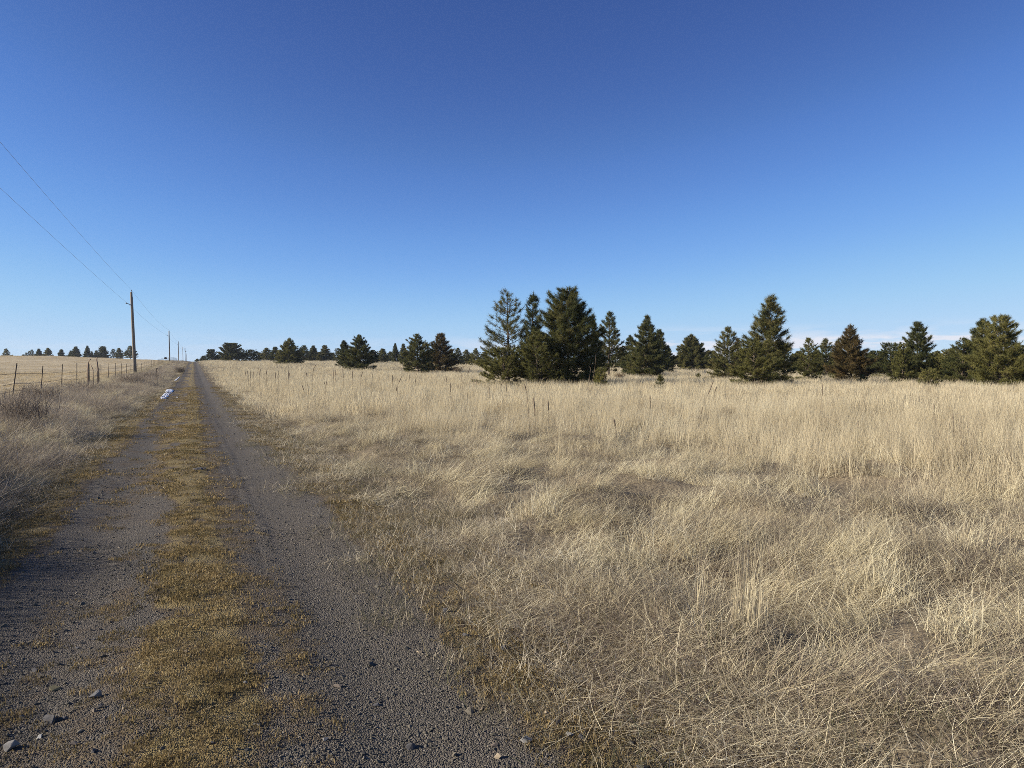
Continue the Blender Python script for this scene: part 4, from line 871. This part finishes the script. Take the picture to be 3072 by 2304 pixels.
# ------------------------------------------------------------------ dead mullein stalks in the field
def stalk(px, depth, label, r=.016, spike=.4, fat=1.6):
    pts = np.array([at(x, y, depth) for x, y in px]); f = np.array([pts[0][0], pts[0][1], float(H(pts[0][0], pts[0][1])) - .03])
    if pts[0][2] - f[2] > .1: pts = np.vstack([f, pts])
    tt = np.linspace(0, 1, len(pts)); u = np.linspace(0, 1, 14); P = np.stack([np.interp(u, tt, pts[:, k]) for k in range(3)], -1); P[1:-1] = (P[:-2] + 2 * P[1:-1] + P[2:]) / 4
    P = P - f; cut = max(3, int(14 * (1 - spike)))
    root = bpy.data.objects.new('mullein_stalk', None); COL.objects.link(root); root.location = tuple(f); tag(root, label, 'dead stalk', 'dead stalks rising from the field')
    mb = MB(); mb.tube(P[:cut + 1], np.linspace(r, r * .7, cut + 1), 6); link('stem', mb.mesh('stem', True), M['stalk'], root)
    mb = MB(); q = P[cut:]; k = len(q); v = np.linspace(0, 1, k); mb.tube(q, r * fat * (np.sin(np.clip(v * .86 + .12, 0, 1) * math.pi) ** .5) * (1 + .15 * np.sin(v * 40)) + .004, 8)
    rs = np.random.default_rng(int(px[0][0]))
    for _ in range(26):
        j = rs.integers(0, k); d = rs.normal(0, 1, 3); d /= np.linalg.norm(d); mb.tube([q[j], q[j] + d * r * fat * 1.3], [r * .35, r * .1], 3, cap=False)
    link('seed_spike', mb.mesh('seed_spike', True), M['stalk'], root)
ST = [
 ([(751, 1136), (750, 1101)], 46, 'tallest straight stalk near the road, below the dark round-headed pine'), ([(738, 1130), (736, 1115)], 46, 'short stalk just left of the tall one under the round-headed pine'),
 ([(745, 1128), (742, 1112)], 48, 'tilted short stalk touching the tall one under the round-headed pine'), ([(761, 1125), (761, 1114)], 48, 'stubby stalk right of the tall one under the round-headed pine'),
 ([(777, 1132), (777, 1108), (774, 1105)], 45, 'stalk with a nodding tip, left of a pair under the twin-pointed far pine'), ([(779, 1134), (779, 1120), (782, 1106)], 45, 'curved stalk, right of a pair under the twin-pointed far pine'),
 ([(799, 1124), (800, 1110)], 47, 'single short stalk left of the neat conical pine'), ([(816, 1130), (816, 1109)], 47, 'left of three stalks standing under the neat conical pine'), ([(827, 1135), (825, 1113)], 46, 'middle one of three stalks under the neat conical pine'),
 ([(835, 1127), (834, 1109)], 48, 'right one of three stalks under the neat conical pine'), ([(866, 1139), (865, 1111)], 45, 'left of two close stalks just right of below the neat conical pine'), ([(870, 1134), (868, 1118)], 45, 'right shorter of two close stalks below the neat conical pine'),
 ([(926, 1168), (921, 1150), (921, 1126), (917, 1115)], 34, 'big crooked stalk with a hooked top, left half of the field'), ([(937, 1127), (941, 1106), (949, 1091)], 42, 'long stalk leaning right, above the big crooked stalk'),
 ([(911, 1170), (906, 1155)], 33, 'short stalk tilted left at the foot of the big crooked stalk'), ([(977, 1160), (974, 1150), (971, 1146)], 33, 'left hooked stalk of a low pair right of the big crooked stalk'), ([(981, 1168), (981, 1155), (979, 1144)], 32, 'right straight stalk of a low pair right of the big crooked stalk'),
 ([(1001, 1138), (1001, 1111)], 44, 'left of two upright stalks left of the skirted pine'), ([(1007, 1126), (1007, 1109)], 46, 'right shorter of two upright stalks left of the skirted pine'), ([(1030, 1135), (1028, 1101)], 40, 'stalk standing at the left branch tips of the skirted pine'),
 ([(1057, 1137), (1057, 1110)], 44, 'stalk right below the trunk of the skirted pine'), ([(1082, 1134), (1088, 1114)], 44, 'stalk leaning right, just right of the skirted pine'), ([(1116, 1142), (1117, 1121)], 42, 'straight stalk in the gap right of the skirted pine, left one'),
 ([(1137, 1143), (1137, 1122)], 42, 'straight stalk in the gap right of the skirted pine, right one'), ([(1177, 1146), (1177, 1124)], 42, 'stalk under the two far spire-like pines'), ([(1192, 1158), (1200, 1140), (1205, 1129)], 36, 'bold stalk leaning right, under the left edge of the close pine pair'),
 ([(1191, 1180), (1189, 1168), (1188, 1159)], 29, 'stout stalk tilted left below the bold leaning one'), ([(1227, 1140), (1228, 1124)], 42, 'short stalk before the green airy-topped pine'), ([(1247, 1148), (1244, 1130)], 42, 'tilted stalk before the trunk of the green airy-topped pine'),
 ([(1341, 1156), (1340, 1140), (1337, 1127)], 40, 'curved stalk below the reddish-brown pine'), ([(1351, 1178), (1351, 1148)], 30, 'thick dark stalk below the curved one, under the reddish-brown pine'), ([(1386, 1154), (1385, 1122)], 40, 'upright stalk left of the tall tilted thin stem'),
 ([(1388, 1154), (1395, 1134), (1405, 1118), (1410, 1100)], 36, 'tall thin stem bending right before the central clump'), ([(1422, 1165), (1421, 1137)], 37, 'upright stalk below the left edge of the central clump'), ([(1431, 1156), (1430, 1140)], 38, 'short stalk right beside the one at the clump edge'),
 ([(1467, 1172), (1467, 1160)], 32, 'stubby stalk under the low olive bushy pine'), ([(1402, 1190), (1401, 1176)], 27, 'dark little stalk low in the pale grass, left of the thickest stalk'), ([(1467, 1200), (1467, 1162)], 25, 'thin straight stalk left of the thickest stalk'),
 ([(1502, 1168), (1504, 1152), (1510, 1145)], 34, 'hooked stalk in front of the low olive bushy pine'), ([(1519, 1182), (1518, 1147)], 32, 'straight stalk in front of the low olive bushy pine'), ([(1588, 1290), (1584, 1210), (1579, 1172), (1573, 1153)], 17, 'thickest and tallest dark stalk, near the middle of the field'),
 ([(1606, 1285), (1604, 1225), (1600, 1193)], 17, 'shorter dark stalk right beside the thickest one'), ([(1645, 1232), (1644, 1198)], 19, 'slim stalk right of the thickest pair'), ([(1848, 1290), (1844, 1270), (1841, 1256)], 14, 'lone dark spike tilted left in the middle distance'),
 ([(1951, 1226), (1950, 1185)], 22, 'faint upright stalk under the dense dark cone pine'), ([(2103, 1242), (2107, 1222)], 20, 'short stalk tilted right, below the round-shouldered cone pine'), ([(2112, 1208), (2130, 1170), (2140, 1142)], 26, 'long stem leaning right below the blunt-topped pine'),
 ([(2143, 1178), (2150, 1160)], 28, 'short leaning stem right of the long leaning one'), ([(2467, 1192), (2467, 1153)], 30, 'thin upright stalk under the slimmer pine left of the bronze pine'), ([(2575, 1290), (2574, 1262)], 16, 'left stalk of two in the open grass, right half'),
 ([(2664, 1318), (2662, 1268)], 15, 'right stalk of two in the open grass, right half'), ([(2861, 1345), (2860, 1300), (2859, 1241)], 14, 'tall black spike standing alone in the right field'), ([(2802, 1232), (2802, 1212)], 20, 'small dark cone-headed stalk left of the tall black spike')]
for px, d, lb in ST:
    stalk(px, d, lb, .009 if d > 30 else .0075, .45 if len(px) < 4 else .3)
# tall pale stems in front of the clump
for px, d, lb in (([(1762, 1215), (1766, 1160), (1772, 1104), (1768, 1100)], 30, 'left pale bare stem of the tall group before the biggest pine'), ([(1766, 1215), (1776, 1150), (1784, 1110), (1788, 1062)], 30, 'tallest pale bare stem before the biggest pine'),
                  ([(1818, 1165), (1813, 1130), (1809, 1112)], 33, 'pale stem tilted left before the airy pine'), ([(1830, 1165), (1831, 1130), (1837, 1103)], 33, 'dark-footed stem tilted right before the airy pine')):
    bent('tall_stem', px, d, .0065, 'stick', lb, 'dry stem', 'tall dry stems before the central clump')

# ------------------------------------------------------------------ separate bushes, seedlings and the big tuft
def bush(x, ybase_depth, wpx, hpx, mat, label, cat, name, seed, n=260, thick=.006):
    gx, gy, g0 = stand(x, ybase_depth); w = wpx * ybase_depth / FPX; h = hpx * ybase_depth / FPX; q = np.random.default_rng(seed)
    root = bpy.data.objects.new(name, None); COL.objects.link(root); root.location = (gx, gy, g0); tag(root, label, cat, 'bushes and seedlings in the grass')
    mb = MB()
    for k in range(9):
        a = k * .7 + q.normal(0, .2); mb.tube([[0, 0, -.05], [math.cos(a) * w * .12, math.sin(a) * w * .12, h * .35], [math.cos(a) * w * .3, math.sin(a) * w * .3, h * q.uniform(.5, .7)]], [thick * .9, thick * .7, thick * .4], 4)
    link('stems', mb.mesh('stems', True), M['stalk'], root)
    v, f, s_ = blades(q, n, w * .22, (h * .35, h * .7), (.0, 1.1), (-.2, .9), thick, 4)
    lift = np.repeat(q.uniform(0, .45, n) * h, 10); out_ = np.repeat(q.normal(0, w * .10, (n, 2)), 10, 0); v[:, 2] += lift; v[:, :2] += out_
    v2, f2, s2 = blades(q, n * 2, w * .36, (h * .10, h * .22), (.2, 2.2), (-.8, .8), thick * .8, 3)
    ph = q.random(n * 2) * 6.283; rr = np.sqrt(q.random(n * 2)); v2 += np.repeat(np.stack([np.cos(ph) * rr * w * .1, np.sin(ph) * rr * w * .1, h * (.25 + .5 * q.random(n * 2))], -1), 8, 0)
    link('twigs', mesh_np('twigs', np.vstack([v, v2]), np.vstack([f, f2 + len(v)]), {'shade': np.concatenate([s_, s2])}), M[mat], root)
for a in ((395, 52, 120, 46, 'weed', 'largest round grey bush on the bank below the nearest utility pole', 1), (455, 66, 90, 36, 'weed', 'grey bush around the foot of the lone steel stake', 2), (250, 36, 150, 50, 'weed', 'wide grey-green bush on the bank under the bent dead branch', 3),
          (120, 25, 190, 70, 'weed', 'dark tangled bush low on the bank under the second fence post', 4), (60, 16, 230, 120, 'weed', 'largest near tangle of dead brush at the left photo edge', 5), (540, 105, 40, 24, 'weed', 'far grey bush between fence end and road edge', 6)):
    bush(a[0], a[1], a[2], a[3], a[4], a[5], 'bush', 'dry_bush', 40 + a[6], 420, .008 + a[1] * .00015)
for a in ((1860, 84, 56, 30, 'needle_brown', 'low brown dried shrub right of the airy pine', 11), (1373, 116, 44, 26, 'needle_brown', 'low brown shrub at the right foot of the reddish-brown pine', 12)):
    bush(a[0], a[1], a[2], a[3], a[4], a[5], 'shrub', 'dry_shrub', 60 + a[6], 200, .03)
def seedling(x, ytop, depth, hw, lb, seed): put_tree(x, ytop, depth, hw, 'mid', 'needle', lb, 'pine seedlings in the grass', None, seed, 'pine_seedling')
seedling(1981, 1122, 44, 13, 'knee-high dark pine seedling in the grass right of the dense cone pine', 900)
bush(2185, 21, 52, 42, 'needle_brown', 'greenish brown wisp of dead weeds in the pale grass under the blunt-topped pine', 'weed', 'dead_weed', 901, 90, .005)
seedling(2096, 1117, 80, 8, 'tiny seedling before the round-shouldered cone pine', 902)
seedling(2590, 1122, 60, 14, 'low dark seedling at the right foot of the bronze cone pine', 903)
# the tall tuft in the foreground
def big_tuft(x, y, R, L, n, lb, seed, w=.0032):
    gx, gy, g0 = on_ground(x, y); q = np.random.default_rng(seed)
    v, f, s_ = blades(q, n, R, L, (0, .13), (.0, .22), w, 5, WIND, 1.5); v2, f2, s2 = blades(q, n, R * 1.2, (L[0] * .25, L[0] * .6), (.2, 1.1), (.3, 1.3), w * .8, 4, WIND, 1.2)
    tag(link('grass_clump', mesh_np('grass_clump', np.vstack([v, v2]), np.vstack([f, f2 + len(v)]), {'shade': np.concatenate([s_, s2])}), M['tall'], None, (gx, gy, g0)), lb, 'grass clump', 'separate tall grass clumps')
big_tuft(2245, 1905, .11, (.4, .8), 80, 'tall upright straw clump with a dark shaded hollow on its right, lower right', 1)
big_tuft(2110, 1840, .06, (.22, .45), 34, 'small upright straw clump just left of the tall one', 2)
big_tuft(2450, 1320, .3, (.7, 1.05), 140, 'tall pale clump in the middle of the right field', 3, .006)
big_tuft(2860, 1400, .25, (.7, 1.05), 120, 'tall pale clump near the right edge of the field', 4, .006)
big_tuft(1700, 1400, .2, (.5, .85), 90, 'wispy pale clump below the thickest stalk', 5, .005)

# ------------------------------------------------------------------ the air
bm = bmesh.new(); bmesh.ops.create_cube(bm, size=1); bmesh.ops.scale(bm, vec=(5600, 5600, 36), verts=bm.verts); bmesh.ops.translate(bm, vec=(0, 0, 9), verts=bm.verts)
me = bpy.data.meshes.new('haze'); bm.to_mesh(me); bm.free()
m, nt, out = new_mat('thin_air_haze'); v = nt.nodes.new('ShaderNodeVolumePrincipled'); v.inputs['Color'].default_value = (.80, .88, 1, 1); v.inputs['Density'].default_value = .00011; v.inputs['Anisotropy'].default_value = .2
nt.links.new(v.outputs[0], out.inputs['Volume']); tag(link('haze', me, m), 'thin clear winter haze over the whole plain', 'haze', kind='stuff')
